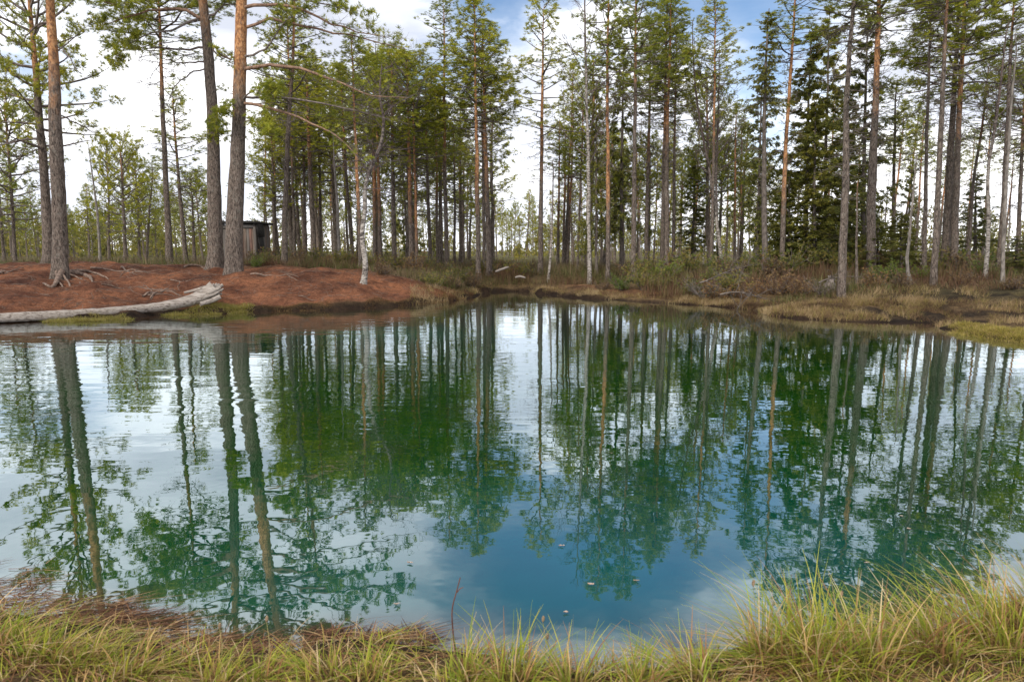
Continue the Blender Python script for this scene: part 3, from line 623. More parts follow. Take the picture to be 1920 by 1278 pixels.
# ------------------------------------------------------------------ the three big pines on the left bank
def bigpine(label, D, pts, topy, rb_px, orange, limbs, wild, flare, roots=(), seed=5, zwild=None, Rw=3.0):
    rs = np.random.default_rng(seed)
    W = [at(x, y, D) for x, y in pts]; W[0][2] = gz(W[0][0], D)-.1
    dr = unit(W[-1]-W[-2]); zt = at(960, topy, D)[2]; W.append(W[-1]+dr*(zt-W[-1][2])/dr[2])
    P = smooth_path(W, 70); P[3:-1, :2] += np.cumsum(rs.normal(size=(66, 2))*.005, axis=0)
    base = P[0].copy(); root = empty('pine_tree', base); tag(root, label, 'pine tree')
    rb = rb_px/2*D/F
    tr = obj('trunk', trunk_mesh(P-base, rb, .03, rs, 26, flare, M_BARK, .03), root); tr['orange_z'] = float(at(960, orange, D)[2]-base[2])
    tp, td, tw = [], [], Tubes()
    for spec in limbs:
        pl, r0, fol, dens = spec[:4]; yy = spec[4] if len(spec) > 4 else 0
        Lp = [at(x, y, D+yy*i/(len(pl)-1)) for i, (x, y) in enumerate(pl)]
        # root the limb in the trunk
        j = int(np.argmin(abs(P[:, 2]-Lp[0][2]))); Lp[0] = P[j]
        Lq = smooth_path(Lp, 12)+np.r_[[np.zeros(3)], rs.normal(size=(11, 3))*.018]
        tb = Tubes(); tb.add(Lq-base, np.linspace(r0*D/F, .008, 12), 8)
        obj('branch', tb.mesh('branch', M_LIMB if r0 > 2.6 else M_TWIG), root)
        t2p, t2d = [], []
        foliate(rs, tw, Lq-base, r0*D/F*.6, t2p, t2d, dens, (9, 13), .3, 1-fol, .35, .0045)
        foliate(rs, tw, (Lq-base)[6:], r0*D/F*.5, t2p, t2d, dens, (6, 9), .5, 1-min(1, fol*1.3), .1, .0045)
        tp += t2p; td += t2d
    for k in range(wild):
        z0, z1 = zwild; f = (k+rs.random())/wild; z = at(960, z0, D)[2]*(1-f)+at(960, z1, D)[2]*f
        j = int(np.argmin(abs(P[:, 2]-z))); a = k*2.4+rs.uniform(-.4, .4); r = Rw*(1-f*.55)*rs.uniform(.6, 1.1); el = -.05+.7*f
        Lq = grow(rs, P[j]-base, (math.cos(a), math.sin(a), el), r, 8, (0, 0, .35), .12)
        tb = Tubes(); tb.add(Lq, np.linspace(.05*(1-f*.5), .008, 8), 6); obj('branch', tb.mesh('branch', M_LIMB), root)
        foliate(rs, tw, Lq, .03, tp, td, 1.3, (9, 13), .32, .03, .3)
    obj('twigs', tw.mesh('twigs', M_TWIG), root)['kind'] = 'stuff'
    obj('crown', fol_mesh('crown', tp, td, .115, T_PINE, PINE_COLS, rs, M_NEEDLE), root)['kind'] = 'stuff'
    for rp_, r0 in roots:
        Q_ = []
        for x, y in rp_:
            X, Y = ray_ground(x, y); Q_.append(np.array((X, Y, gz(X, Y)+.02)))
        Q_[0] = base+np.array(((Q_[0]-base)[0]*.25, -.1, .22)); Q_ = smooth_path(Q_, 12)
        Q_[1:, 2] += rs.normal(size=11)*.012; Q_[-1][2] -= .05
        tb = Tubes(); tb.add(Q_-base, np.linspace(r0, .018, 12)*rs.uniform(.85, 1.15, 12), 7); obj('root', tb.mesh('root', M_ROOT), root)
    return root
def ray_ground(px, py):
    a, b = (px-960)/F, (639-py)/F
    d = np.array((a, math.cos(PITCH)+b*math.sin(PITCH), -math.sin(PITCH)+b*math.cos(PITCH)))
    Y = np.linspace(9, 40, 500); X = d[0]/d[1]*Y; Z = CAMZ+d[2]/d[1]*Y; g = gheight(X, Y)
    i = int(np.argmax(Z < np.maximum(g, 0))); return (X[i], Y[i]) if Z[i] < max(g[i], 0) else (X[200], Y[200])
bigpine('big pine with exposed roots at the left, standing alone on the red needle bank', 18.2, [(113, 517), (112, 400), (109, 250), (103, 100), (99, 0)], -230, 23.5, 215,
        [([(100, 60), (88, 40), (60, 60), (30, 85)], 2.2, .5, .8), ([(108, 75), (130, 110), (150, 140)], 1.5, .1, .5), ([(106, -30), (160, -10), (215, 10)], 3, .7, 1, -1), ([(112, 215), (150, 235), (175, 250)], 1.6, .2, .6, 1)],
        16, .55, [([(105, 530), (92, 540), (80, 530)], .075), ([(128, 508), (150, 514), (168, 522), (174, 529)], .085), ([(128, 506), (165, 512), (190, 518), (206, 525)], .05), ([(120, 520), (128, 530), (132, 538)], .05), ([(100, 520), (112, 532), (118, 538)], .04), ([(122, 512), (145, 522), (150, 532)], .03)], 5, (-60, -215), 2.3)
bigpine('left one of the two big pines by the shed, grey trunk tilting left', 21.2, [(405, 502), (402, 400), (396, 200), (386, 60), (381, 0)], -330, 23, 60,
        [([(384, 42), (352, 20), (300, 16), (240, 34), (190, 45)], 3.4, .85, 1.2, -.6), ([(388, 88), (330, 92), (270, 88), (225, 95)], 2.2, .35, .8, .8), ([(390, 118), (340, 118), (300, 108)], 1.8, .15, .6, 1),
         ([(395, 130), (355, 140), (325, 165), (315, 190)], 1.6, .05, .5, .5), ([(383, 5), (330, -25), (260, -30), (200, -10)], 3.5, .9, 1.3, .5), ([(390, 45), (420, 12), (450, 5)], 2.6, .5, .9), ([(398, 250), (402, 225), (408, 260)], 1.2, 1, 1.0, -.5), ([(384, 30), (330, 55), (260, 70), (215, 110)], 2.3, .9, 1.3, -1.0), ([(388, 70), (420, 110), (436, 100)], 2.2, .1, .6)],
        22, .65, (), 6, (-20, -320), 3.3)
bigpine('right one of the two big pines by the shed, long limbs over the bank', 20.0, [(437, 508), (441, 400), (449, 240), (455, 60), (457, 0)], -360, 28, 215,
        [([(462, 130), (510, 124), (560, 128), (610, 145), (660, 166), (700, 181), (760, 184)], 3.6, .12, .5, -1.0),
         ([(465, 186), (520, 184), (560, 188), (620, 198), (680, 212), (735, 226)], 2.5, .08, .5, -.6),
         ([(462, 190), (520, 205), (570, 225), (615, 245), (648, 268), (675, 302)], 3.0, .2, .6, -1.3),
         ([(464, 48), (510, 38), (560, 46), (610, 58), (670, 70), (715, 82), (765, 92)], 3.0, .15, .6, .4),
         ([(462, 108), (490, 95), (515, 70), (533, 46), (560, 25)], 2.4, .45, .9, -.4),
         ([(458, 10), (510, 8), (560, 18), (620, 42), (670, 62), (720, 68)], 3.4, .2, .7, -.8),
         ([(452, 192), (475, 170), (500, 180), (520, 165)], 1.8, .8, 1.0, -.8), ([(450, 240), (468, 225), (490, 238), (505, 250)], 1.8, .9, 1.1, -.9), ([(450, 190), (430, 200), (415, 215)], 1.4, .9, 1, -.6),
         ([(452, 105), (425, 108), (405, 100)], 3, .15, .6, -.4), ([(458, -10), (540, -40), (640, -35), (730, -20)], 3.6, .85, 1.2, .5), ([(458, -30), (520, -5), (600, 5), (650, 20)], 2.6, .85, 1.1, -1),
         ([(563, 188), (556, 205), (552, 222), (540, 232)], 1.2, .0, .5, -.6)],
        26, .55, (), 9, (-30, -350), 3.8)
# crooked birch on the red bank
def crooked_birch():
    D = 19.6; rs = np.random.default_rng(4)
    W = [at(x, y, D) for x, y in [(682, 546), (685, 500), (679, 440), (684, 395), (686, 345), (700, 305), (714, 270), (719, 225), (712, 180), (716, 120)]]
    W[0][2] = gz(W[0][0], D)-.06; P = smooth_path(W, 40); base = P[0].copy(); root = empty('birch_tree', base)
    tag(root, 'crooked birch with a white foot standing alone on the red needle bank', 'birch tree')
    tr = obj('trunk', trunk_mesh(P-base, .068, .012, rs, 14, .45, M_BIRCH, .06), root); tr['dark_z'] = 2.0
    tb = Tubes()
    for k in range(30):
        f = rs.uniform(.42, 1); i = int(f*39); a = rs.uniform(0, 6.28); L = rs.uniform(.5, 1.7)*(1.3-f*.6)
        Q_ = grow(rs, P[i]-base, (math.cos(a), math.sin(a)*.7, rs.uniform(.2, 1.3)), L, 7, (0, 0, -.2), .16); tb.add(Q_, np.linspace(.014, .004, 7), 5)
        for j in range(7):
            m = int(rs.integers(1, 6)); S2 = grow(rs, Q_[m], Q_[m+1]-Q_[m]+rs.normal(size=3)*.15, L*rs.uniform(.2, .5), 5, (0, 0, -.25), .18); tb.add(S2, np.linspace(.006, .002, 5), 3)
            for q in range(3): tb.add(grow(rs, S2[1+q], S2[2+q]-S2[1+q]+rs.normal(size=3)*.06, .18, 3, (0, 0, -.2), .2), (.003, .0025, .002), 3)
    obj('branches', tb.mesh('branches', M_BTWIG), root)['kind'] = 'stuff'
crooked_birch()
# ------------------------------------------------------------------ far trees: whole trees copied
def proto(kind, crown, var, H, cbf, rb, R, seed):
    rs = np.random.default_rng(seed); n = 14
    P = np.stack([np.cumsum(rs.normal(size=n)*.02), np.cumsum(rs.normal(size=n)*.02), np.linspace(0, H, n)], 1); P[0, :2] = 0
    tr = trunk_mesh(P, rb, .012, rs, 7, .4, {'pine': M_BARK, 'spruce': M_SPRUCE, 'birch': M_BIRCH}[kind])
    parts = [('trunk', tr, (0, 0, 0), (1, 1, 1))]
    if kind == 'pine': wd, fo = CR[crown][var]; l0, r0 = (5. if crown == 'round' else 6.), {'tall': 1.35, 'round': 1.55, 'loose': 1.3}[crown]
    elif kind == 'spruce': wd, fo = SP[var]; l0, r0 = 9., 1.5
    else: wd, fo = BC[var], None; l0, r0 = 6., 1.3
    zc = H*cbf; p = (float(P[int(cbf*n)][0]), float(P[int(cbf*n)][1]), zc); sc = (R/r0, R/r0, (H-zc)/l0)
    parts.append(('branches', wd, p, sc))
    if fo: parts.append(('crown', fo, p, sc))
    return kind, parts
PR = {'tallp': [proto('pine', 'tall', i % 4, 9.5+i*.5, .58, .085, 1.2, 80+i) for i in range(4)]+[proto('pine', 'loose', i, 9+i*.5, .6, .08, 1.2, 86+i) for i in range(3)],
      'bog': [proto('pine', 'round', i % 3, 4.2+i*.7, .35, .07, .95, 90+i) for i in range(3)]+[proto('pine', 'tall', i, 5+i*.8, .3, .07, .9, 94+i) for i in range(3)],
      'spr': [proto('spruce', '', i, 7+i, .1, .09, 1.2, 97+i) for i in range(3)],
      'bir': [proto('birch', '', i, 7+i, .35, .06, 1.2, 101+i) for i in range(3)]}
LM = [(113, 'big lone pine with exposed roots'), (315, 'straight slim pine'), (420, 'two big leaning pines'), (480, 'wooden shed'), (533, 'first pine past the shed'), (589, 'thick reddish pine'), (683, 'crooked birch'), (772, 'full crowned dark pine'), (838, 'slender airy pine'), (907, 'tall pine pair'), (1013, 'lone orange pine'), (1105, 'white birch'), (1188, 'grey lower trunk'), (1250, 'close set pine trio'), (1335, 'pointed pine'), (1435, 'smooth pale grey trunk'), (1578, 'nearest grey pine'), (1634, 'orange topped pine'), (1750, 'near straight grey pine'), (1848, 'crooked pale birch')]
PEND = []
ORD = ['nearest', 'second', 'third', 'fourth', 'fifth', 'sixth', 'seventh', 'eighth', 'ninth', 'tenth', 'eleventh', 'twelfth', 'thirteenth', 'fourteenth', 'fifteenth']
def settle_labels():
    d = {}
    for o, px, what in PEND:
        lx, ln = min(LM, key=lambda q: abs(q[0]-px)); d.setdefault((what, ln, px > lx), []).append((abs(px-lx), o))
    for (what, ln, right), lst in d.items():
        lst.sort(key=lambda q: q[0])
        for i, (_, o) in enumerate(lst): o['label'] = (ORD[i]+' ' if len(lst) > 1 else '')+what+(' right' if right else ' left')+' of the '+ln
def far(zone, x0, x1, D0, D1, n, key, s0, s1, label, group, seed):
    rs = np.random.default_rng(seed)
    for k in range(n):
        D = D0+(D1-D0)*rs.random()**.8; px = x0+(x1-x0)*(k+rs.uniform(0, 1))/n; X = (px-960)/F*D; z = gz(X, D)
        kind, parts = PR[key][int(rs.integers(len(PR[key])))]
        s = rs.uniform(s0, s1)
        nm = {'pine': 'pine_tree', 'birch': 'birch_tree', 'spruce': 'spruce_tree'}[kind]
        r = empty(nm, (X, D, z-.05)); r.rotation_euler = (rs.normal()*.025, rs.normal()*.025, rs.uniform(0, 6.28)); r.scale = (s, s, s)
        tag(r, label, nm.replace('_', ' '), group); PEND.append((r, px, label))
        for pn, me, p, sc in parts:
            o = obj(pn, me, r); o.location = p; o.scale = sc
            if pn == 'trunk': o['orange_z'] = 3.5; o['dark_z'] = 2.0
            else: o['kind'] = 'stuff'
far('a', -60, 400, 48, 100, 34, 'bog', .8, 1.25, 'small far off bog pine', 'distant bog pines behind the left bank', 1)
far('b', 490, 900, 33, 52, 17, 'tallp', .8, 1.0, 'thin back row pine', 'back row pines of the dense left stand', 2)
far('c', 500, 930, 55, 100, 16, 'bog', .9, 1.4, 'small distant pine behind the stand', 'distant pines glimpsed left of the gap', 3)
far('d', 915, 1040, 60, 120, 14, 'bog', .75, 1.35, 'small pine on the open bog', 'distant pines in the central gap', 4)
far('e', 1040, 1420, 33, 55, 22, 'tallp', .65, .9, 'thin back row pine', 'back row pines right of the gap', 5)
far('f', 1040, 1430, 55, 110, 18, 'bog', .8, 1.3, 'small distant pine behind the stand', 'distant pines glimpsed right of the gap', 6)
far('g', 1440, 1960, 31, 55, 16, 'tallp', .7, .95, 'thin back row pine', 'back row pines of the right stand', 7)
far('h', 1420, 1960, 40, 75, 14, 'spr', .5, .9, 'small dark back row spruce', 'spruces deep in the right stand', 8)
far('i', 540, 840, 36, 60, 5, 'spr', .55, .95, 'dark back row spruce', 'spruces deep in the left stand', 9)
far('k', 500, 930, 31, 46, 16, 'bog', 1.1, 1.8, 'bushy understorey pine', 'understorey pines of the left stand', 12)
far('l', 1050, 1420, 31, 46, 13, 'bog', 1.0, 1.6, 'bushy understorey pine', 'understorey pines right of the gap', 13)
far('j', 1050, 1900, 30, 45, 9, 'bir', .6, 1.0, 'thin bare back row birch', 'bare birches in the back rows', 10)
# ------------------------------------------------------------------ far-off wood of stunted bog pines, one mass
def distant_wood():
    rs = np.random.default_rng(55); tb = Tubes(); tp, td, sz = [], [], []
    for k in range(800):
        D = 62+120*rs.random()**1.2; px = rs.uniform(-150, 2080) if k % 3 else rs.uniform(-100, 420); X = (px-960)/F*D; z = .62; h = rs.uniform(1.6, 4.6)*(1 if rs.random() < .75 else 1.4)
        if 925 < px < 1005: h *= .55
        tb.add(np.array([(X, D, z-.1), (X+rs.normal()*.06, D, z+h*.5), (X+rs.normal()*.12, D, z+h)]), (.05, .035, .012), 4)
        m = int(18+h*9)
        t_ = rs.random(m)**.8; r_ = (.28+h*.17)*(1-t_)**.6*np.sqrt(rs.random(m)); a = rs.uniform(0, 6.28, m)
        tp += list(np.stack([X+r_*np.cos(a), D+r_*np.sin(a), z+h*(.03+.98*t_)], 1)); td += list(np.stack([np.cos(a), np.sin(a), np.full(m, .6)], 1))
    c = palette(rs, len(tp), [(.27, .26, .06), (.2, .21, .055), (.34, .3, .08), (.15, .15, .06)])
    V, Q_, C = tufts(np.array(tp), np.array(td), .3, tuft_template(5, 9, 1.3, .3), c, rs)
    root = obj('distant_wood', mesh_np('distant_wood', V, Q_, None, M_NEEDLE, C)); tag(root, 'yellow green stunted wood on the open bog along the horizon', 'wood', kind='stuff')
    obj('stems', tb.mesh('stems', M_TWIG), root)['kind'] = 'stuff'
distant_wood()
# ------------------------------------------------------------------ blades
def blades(name, P, H, lean, W, cols, segs=4, curl=.6, mat=None, seed=0, tipdark=1.0, rootc=None):
    """P roots (M,3), H heights, lean (M,2) horizontal reach, W widths"""
    rs = np.random.default_rng(seed); M = len(P); t = np.linspace(0, 1, segs+1)
    side = np.stack([-lean[:, 1], lean[:, 0]], 1)+rs.normal(size=(M, 2))*.05+1e-4
    face = rs.normal(size=(M, 2)); side = side/np.linalg.norm(side, axis=1, keepdims=True)+face*.6; side /= np.linalg.norm(side, axis=1, keepdims=True)
    C = np.zeros((M, segs+1, 3)); e = 1+curl
    C[:, :, :2] = P[:, None, :2]+lean[:, None, :]*(t[None, :, None]**e)
    C[:, :, 2] = P[:, None, 2]+H[:, None]*(t[None]-.25*curl*np.linalg.norm(lean, axis=1)[:, None]/(H[:, None]+.01)*t[None]**3)
    wd = W[:, None]*(1-t[None]**1.6)*.5+.0004
    V = np.empty((M, segs+1, 2, 3)); V[:, :, 0] = C; V[:, :, 1] = C
    V[:, :, 0, :2] -= side[:, None]*wd[..., None]; V[:, :, 1, :2] += side[:, None]*wd[..., None]
    k = np.arange(segs)*2; q = np.stack([k, k+1, k+3, k+2], -1)
    Qd = (q[None]+(np.arange(M)*(segs+1)*2)[:, None, None]).reshape(-1, 4)
    cc_ = np.repeat(cols[:, None], segs+1, 1)
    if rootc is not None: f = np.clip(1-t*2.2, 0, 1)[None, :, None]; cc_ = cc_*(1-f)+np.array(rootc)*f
    cc_ = np.repeat(cc_[:, :, None], 2, 2).reshape(-1, 3)
    return mesh_np(name, V.reshape(-1, 3), Qd, None, mat or M_GRASS, cc_)
GREEN = [(.33, .4, .045), (.24, .33, .04), (.46, .46, .07)]; TAN = [(.66, .48, .24), (.55, .36, .16), (.72, .58, .36), (.38, .2, .1)]
# near bank sedge: tussocks
rs = np.random.default_rng(21)
cent = []
def near_row():
    for k in range(62):
        x = -2.3+4.6*(k+rs.uniform(-.6, .6))/61; y = rs.uniform(1.75, 2.35); cent.append((x, y, .055+rs.uniform(0, .05), rs.uniform(.05, .105), 60, rs.normal()*.06))
near_row()
def tpx(px, py, r, h, n, ln):
    x, y = onz(px, py, .12); cent.append((x, y, r, h, n, ln))
for px, py, r, h, n, ln in [(1520, 1225, .1, .27, 520, -.05), (1430, 1215, .06, .23, 240, -.04), (1620, 1235, .1, .24, 380, -.05), (1740, 1215, .1, .24, 380, -.12), (1850, 1190, .11, .25, 420, -.12), (1930, 1165, .12, .24, 420, -.1), (1990, 1130, .12, .24, 300, -.1), (1300, 1262, .07, .17, 260, -.08),
                             (960, 1268, .07, .2, 240, .0), (1080, 1275, .06, .18, 160, .02), (880, 1268, .04, .18, 120, .05), (600, 1262, .08, .12, 200, -.03), (700, 1266, .08, .1, 200, .02), (250, 1250, .07, .13, 220, .09), (90, 1225, .09, .14, 260, .07), (20, 1215, .1, .14, 240, .08), (400, 1268, .06, .13, 160, .03), (1200, 1278, .06, .15, 200, .02), (500, 1265, .07, .11, 160, .05), (160, 1235, .08, .13, 160, .06), (-60, 1190, .1, .17, 200, .08)]:
    tpx(px, py, r, h, n, ln)
Pp, Hh, Ll, Ww, Cc = [], [], [], [], []
for (x, y, r, h, n, ln) in cent:
    n = int(n*.75)
    a = rs.uniform(0, 6.28, n); rad = r*np.sqrt(rs.random(n)); px = x+rad*np.cos(a); py = y+rad*np.sin(a)
    z = gheight(px, py); z = np.maximum(z, -.02)-.01+.04*(1-(rad/r)**2)
    hh_ = h*rs.uniform(.3, 1.3, n); out = np.stack([np.cos(a), np.sin(a)], 1)*(rad/r)[:, None]*h*.5+rs.normal(size=(n, 2))*h*.36; out[:, 0] += ln*rs.uniform(.3, 1.6, n)
    drop = rs.random(n) < .3; hh_[drop] *= .35; out[drop] *= 2.0
    Pp.append(np.stack([px, py, z], 1)); Hh.append(hh_); Ll.append(out); Ww.append(rs.uniform(.002, .0065, n))
    g = rs.random(n) < .6; c = np.where(g[:, None], np.array(GREEN)[rs.integers(0, 3, n)], np.array(TAN)[rs.integers(0, 4, n)]); Cc.append(c*rs.uniform(.75, 1.2, (n, 1)))
# understory carpet of short blades
n = 2600; px = rs.uniform(-2.6, 2.6, n); py = rs.uniform(1.6, 2.75, n); sdn = sdist(px, py); k = (sdn > -.06); px, py = px[k], py[k]; n = len(px)   # fallen straw
Pp.append(np.stack([px, py, np.maximum(gheight(px, py), 0)+rs.uniform(0, .03, n)], 1)); Hh.append(rs.uniform(.005, .07, n)); an = rs.uniform(0, 6.28, n); ll = rs.uniform(.08, .22, n); Ll.append(np.stack([np.cos(an)*ll, np.sin(an)*ll*.6], 1)); Ww.append(rs.uniform(.0025, .0065, n))
Cc.append(np.array([(.6, .42, .22), (.45, .27, .13), (.3, .15, .08), (.2, .1, .055)])[rs.integers(0, 4, n)]*rs.uniform(.7, 1.1, (n, 1)))
n = 8000; px = rs.uniform(-2.6, 2.6, n); py = rs.uniform(1.45, 2.75, n); sdn = sdist(px, py); k = (sdn > -.02); px, py, sdn = px[k], py[k], sdn[k]; n = len(px)
Pp.append(np.stack([px, py, gheight(px, py)-.01], 1)); Hh.append(rs.uniform(.02, .09, n)); Ll.append(rs.normal(size=(n, 2))*.055); Ww.append(rs.uniform(.0015, .0045, n))
g = rs.random(n) < .42; Cc.append(np.where(g[:, None], np.array(GREEN)[rs.integers(0, 3, n)], np.array(TAN)[rs.integers(0, 4, n)])*rs.uniform(.6, 1.1, (n, 1)))
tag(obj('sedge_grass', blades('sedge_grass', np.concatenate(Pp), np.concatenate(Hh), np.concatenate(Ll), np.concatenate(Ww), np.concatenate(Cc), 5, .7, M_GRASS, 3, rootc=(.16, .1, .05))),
    'green and straw coloured sedge tussocks along the near bank', 'grass', kind='stuff')
# drowned brown blades floating by the near bank
def floaters(regs, name, label, seed):
    rs = np.random.default_rng(seed); P, L, C = [], [], []
    for (px0, px1, py0, py1, n, dx, dy) in regs:
        u = rs.uniform(px0, px1, n); v = rs.uniform(py0, py1, n); q = np.array([onz(a, b) for a, b in zip(u, v)])
        P.append(np.c_[q, rs.uniform(.002, .012, n)]); L.append(np.c_[rs.normal(dx, .06, n), rs.normal(dy, .045, n)])
        C.append(np.array([(.24, .12, .07), (.14, .07, .045), (.4, .26, .15), (.08, .045, .03)])[rs.integers(0, 4, n)]*rs.uniform(.7, 1.2, (n, 1)))
    P, L, C = map(np.concatenate, (P, L, C)); M = len(P)
    tag(obj(name, blades(name, P, np.full(M, .003), L, rs.uniform(.003, .007, M), C, 4, .3, M_GRASS, seed)), label, 'grass', kind='stuff')
floaters([(-80, 240, 1125, 1190, 560, .11, .03), (180, 330, 1150, 1215, 260, .11, .04), (-60, 90, 1085, 1120, 160, .08, .02), (330, 520, 1195, 1240, 260, .09, .02), (560, 800, 1180, 1225, 380, .06, .03), (-60, 120, 1050, 1090, 40, .07, .01)], 'drowned_grass', 'red brown drowned grass lying flat on the water at the near left bank', 31)
# far shore grass
def shore_grass(name, label, regs, seed, cols, hs=(.06, .16), w=(.004, .009)):
    rs = np.random.default_rng(seed); P, H, L, W, C = [], [], [], [], []
    for (a, b, d0, d1, n) in regs:
        # along picture x from a to b, d0..d1 metres behind the shoreline
        px = rs.uniform(a, b, n); sh = np.array(SH, float); o = np.argsort(sh[:36, 0]); y0 = np.interp(px, sh[:36, 0][o], sh[:36, 1][o])
        q = np.array([onz(u, v) for u, v in zip(px, y0)]); d = rs.uniform(d0, d1, n); s = 1+d/q[:, 1]; X, Y = q[:, 0]*s, q[:, 1]*s
        cl_ = vnoise(X, Y, 2.2, seed) > .36; X, Y = X[cl_], Y[cl_]; m = len(X); z = gheight(X, Y)
        P.append(np.stack([X, Y, np.maximum(z, 0)-.01], 1)); h = rs.uniform(*hs, m); H.append(h); L.append(rs.normal(size=(m, 2))*.08+np.array((0, -.04))); W.append(rs.uniform(*w, m))
        nn = vnoise(X, Y, 1.6, seed+1)*.6+vnoise(X, Y, 4.5, seed+2)*.4; H[-1] = h*(.5+1.1*nn)
        C.append(np.array(cols)[np.clip(((1-nn)*1.6-.35)*len(cols)+rs.normal(size=m)*.9, 0, len(cols)-1).astype(int)]*rs.uniform(.65, 1.2, (m, 1)))
    tag(obj(name, blades(name, *map(np.concatenate, (P, H, L, W, C)), 3, .6, M_GRASS, seed)), label, 'grass', kind='stuff')
shore_grass('shore_grass', 'dry straw grass fringe along the right bank and round the gap', [(770, 1010, -.05, 1.6, 4500), (1005, 1300, -.05, 1.2, 5000), (1300, 1440, -.05, .9, 2600), (1400, 1800, -.05, 2.2, 15000), (1560, 1950, 1.0, 4.0, 9000)], 41, [(.46, .36, .22), (.37, .27, .155), (.3, .26, .09), (.25, .165, .1), (.17, .11, .07), (.09, .06, .04)])
shore_grass('bank_fringe', 'sparse brown tufts hanging over the dark edge of the red bank', [(480, 900, -.06, .3, 3500), (820, 920, .2, 1.2, 1200)], 42, [(.18, .1, .05), (.13, .08, .04), (.24, .17, .08)], (.03, .09))
def patch(name, label, spots, seed, cols, hs):
    rs = np.random.default_rng(seed); P, H, L, W, C = [], [], [], [], []
    for (px, py, rx, ry, n) in spots:
        x, y = onz(px, py); a = rs.uniform(0, 6.28, n); r = np.sqrt(rs.random(n)); X = x+rx*r*np.cos(a); Y = y+ry*r*np.sin(a)
        z = np.maximum(gheight(X, Y), 0); P.append(np.stack([X, Y, z-.01], 1)); H.append(rs.uniform(*hs, n)*(1.15-r*.6)); L.append(rs.normal(size=(n, 2))*.08+np.array((.0, -.03))); W.append(rs.uniform(.004, .008, n))
        C.append(np.array(cols)[rs.integers(0, len(cols), n)]*rs.uniform(.75, 1.2, (n, 1)))
    tag(obj(name, blades(name, *map(np.concatenate, (P, H, L, W, C)), 4, .6, M_GRASS, seed)), label, 'grass', kind='stuff')
YG = [(.42, .36, .07), (.5, .42, .12), (.3, .3, .05), (.55, .44, .18)]
patch('log_grass', 'yellow green grass growing in front of the fallen log', [(150, 602, .55, .12, 1300), (110, 604, .35, .1, 500), (210, 599, .5, .12, 900), (330, 591, .35, .15, 600), (380, 589, .45, .2, 1100), (430, 586, .45, .25, 1500), (455, 585, .3, .25, 700)], 51, YG, (.06, .15))
patch('islet_grass', 'bright yellow green grass on the low tongue of land at the right', [(1805, 619, .25, .2, 900), (1840, 627, .5, .5, 2600), (1890, 634, .5, .6, 2600), (1940, 640, .5, .6, 2000)], 52, YG+[(.25, .22, .05), (.17, .15, .04), (.5, .38, .18)], (.04, .13))
# heather and dwarf shrubs, fine upright twigs with tiny leaves
def heather(name, label, regs, seed, cols):
    rs = np.random.default_rng(seed); P, H, L, W, C = [], [], [], [], []
    for (x0, x1, D0, D1, n, h0, h1, th) in regs:
        D = D0+(D1-D0)*rs.random(n); X = (rs.uniform(x0, x1, n)-960)/F*D
        v_ = vnoise(X, D, 1.1, seed); k = (v_ > th) & (sdist(X, D) > .5); X, D, v_ = X[k], D[k], v_[k]; m = len(X)
        P.append(np.stack([X, D, gheight(X, D)-.02], 1)); H.append(rs.uniform(h0, h1, m)*(.4+v_)); L.append(rs.normal(size=(m, 2))*.09); W.append(rs.uniform(.008, .02, m))
        c = np.array(cols)[(np.clip(vnoise(X, D, .5, seed+3)*len(cols)*1.2-.3+rs.normal(size=m)*.8, 0, len(cols)-1)).astype(int)]; C.append(c*rs.uniform(.6, 1.3, (m, 1)))
    tag(obj(name, blades(name, *map(np.concatenate, (P, H, L, W, C)), 2, .4, M_HEATH, seed)), label, 'heather', kind='stuff')
HC = [(.15, .075, .04), (.2, .12, .06), (.16, .13, .045), (.13, .14, .035), (.27, .19, .1)]
heather('heather', 'brown and olive heather covering the forest floor behind the banks', [(-80, 500, 22.3, 30, 9000, .12, .4, .25), (480, 930, 22, 24, 7000, .1, .35, .35), (480, 1000, 22, 30, 14000, .15, .5, .2), (930, 1250, 25, 32, 8000, .15, .5, .2),
        (1200, 1960, 17.5, 21, 8000, .08, .28, .35), (1200, 1960, 20, 29, 17000, .2, .6, .2), (-100, 2000, 30, 50, 16000, .15, .5, .2)], 61, HC)
# individual shrubs
def shrub_mesh(seed, R=.6, H=.7, cols=None, n=26, leafy=1.0):
    rs = np.random.default_rng(seed); tb = Tubes(); tp, td = [], []
    for k in range(n):
        a = rs.uniform(0, 6.28); l = rs.uniform(.5, 1.1)
        P = grow(rs, (rs.normal()*.06, rs.normal()*.06, 0), (math.cos(a)*R, math.sin(a)*R, H*rs.uniform(.5, 1.3)), l*math.hypot(R, H), 6, (0, 0, .2), .16); tb.add(P, np.linspace(.009, .003, 6), 3)
        for j in range(6):
            i = int(rs.integers(1, 5)); S2 = grow(rs, P[i], P[i+1]-P[i]+rs.normal(size=3)*.08, l*rs.uniform(.15, .35), 4, (0, 0, .3), .18); tb.add(S2, (.004, .003, .003, .002), 3)
            for m in range(1, 4):
                if rs.random() < leafy: tp.append(S2[m]+rs.normal(size=3)*.02); td.append(S2[m]-S2[m-1]+rs.normal(size=3)*.04)
    f = fol_mesh('foliage', tp, td, .075, T_SPR, cols, rs, M_HEATH) if tp else None
    return tb.mesh('stems', M_TWIG), f
SHR = {'olive': shrub_mesh(1, .6, .75, [(.2, .19, .045), (.13, .15, .035), (.27, .22, .06)]), 'green': shrub_mesh(2, .5, .8, [(.11, .16, .03), (.17, .21, .04)], 26, 1.2),
       'brown': shrub_mesh(3, .65, .6, [(.2, .12, .06), (.28, .19, .09), (.13, .08, .045)], 30, .8), 'bare': shrub_mesh(4, .8, .7, [(.1, .1, .05)], 30, .12)}
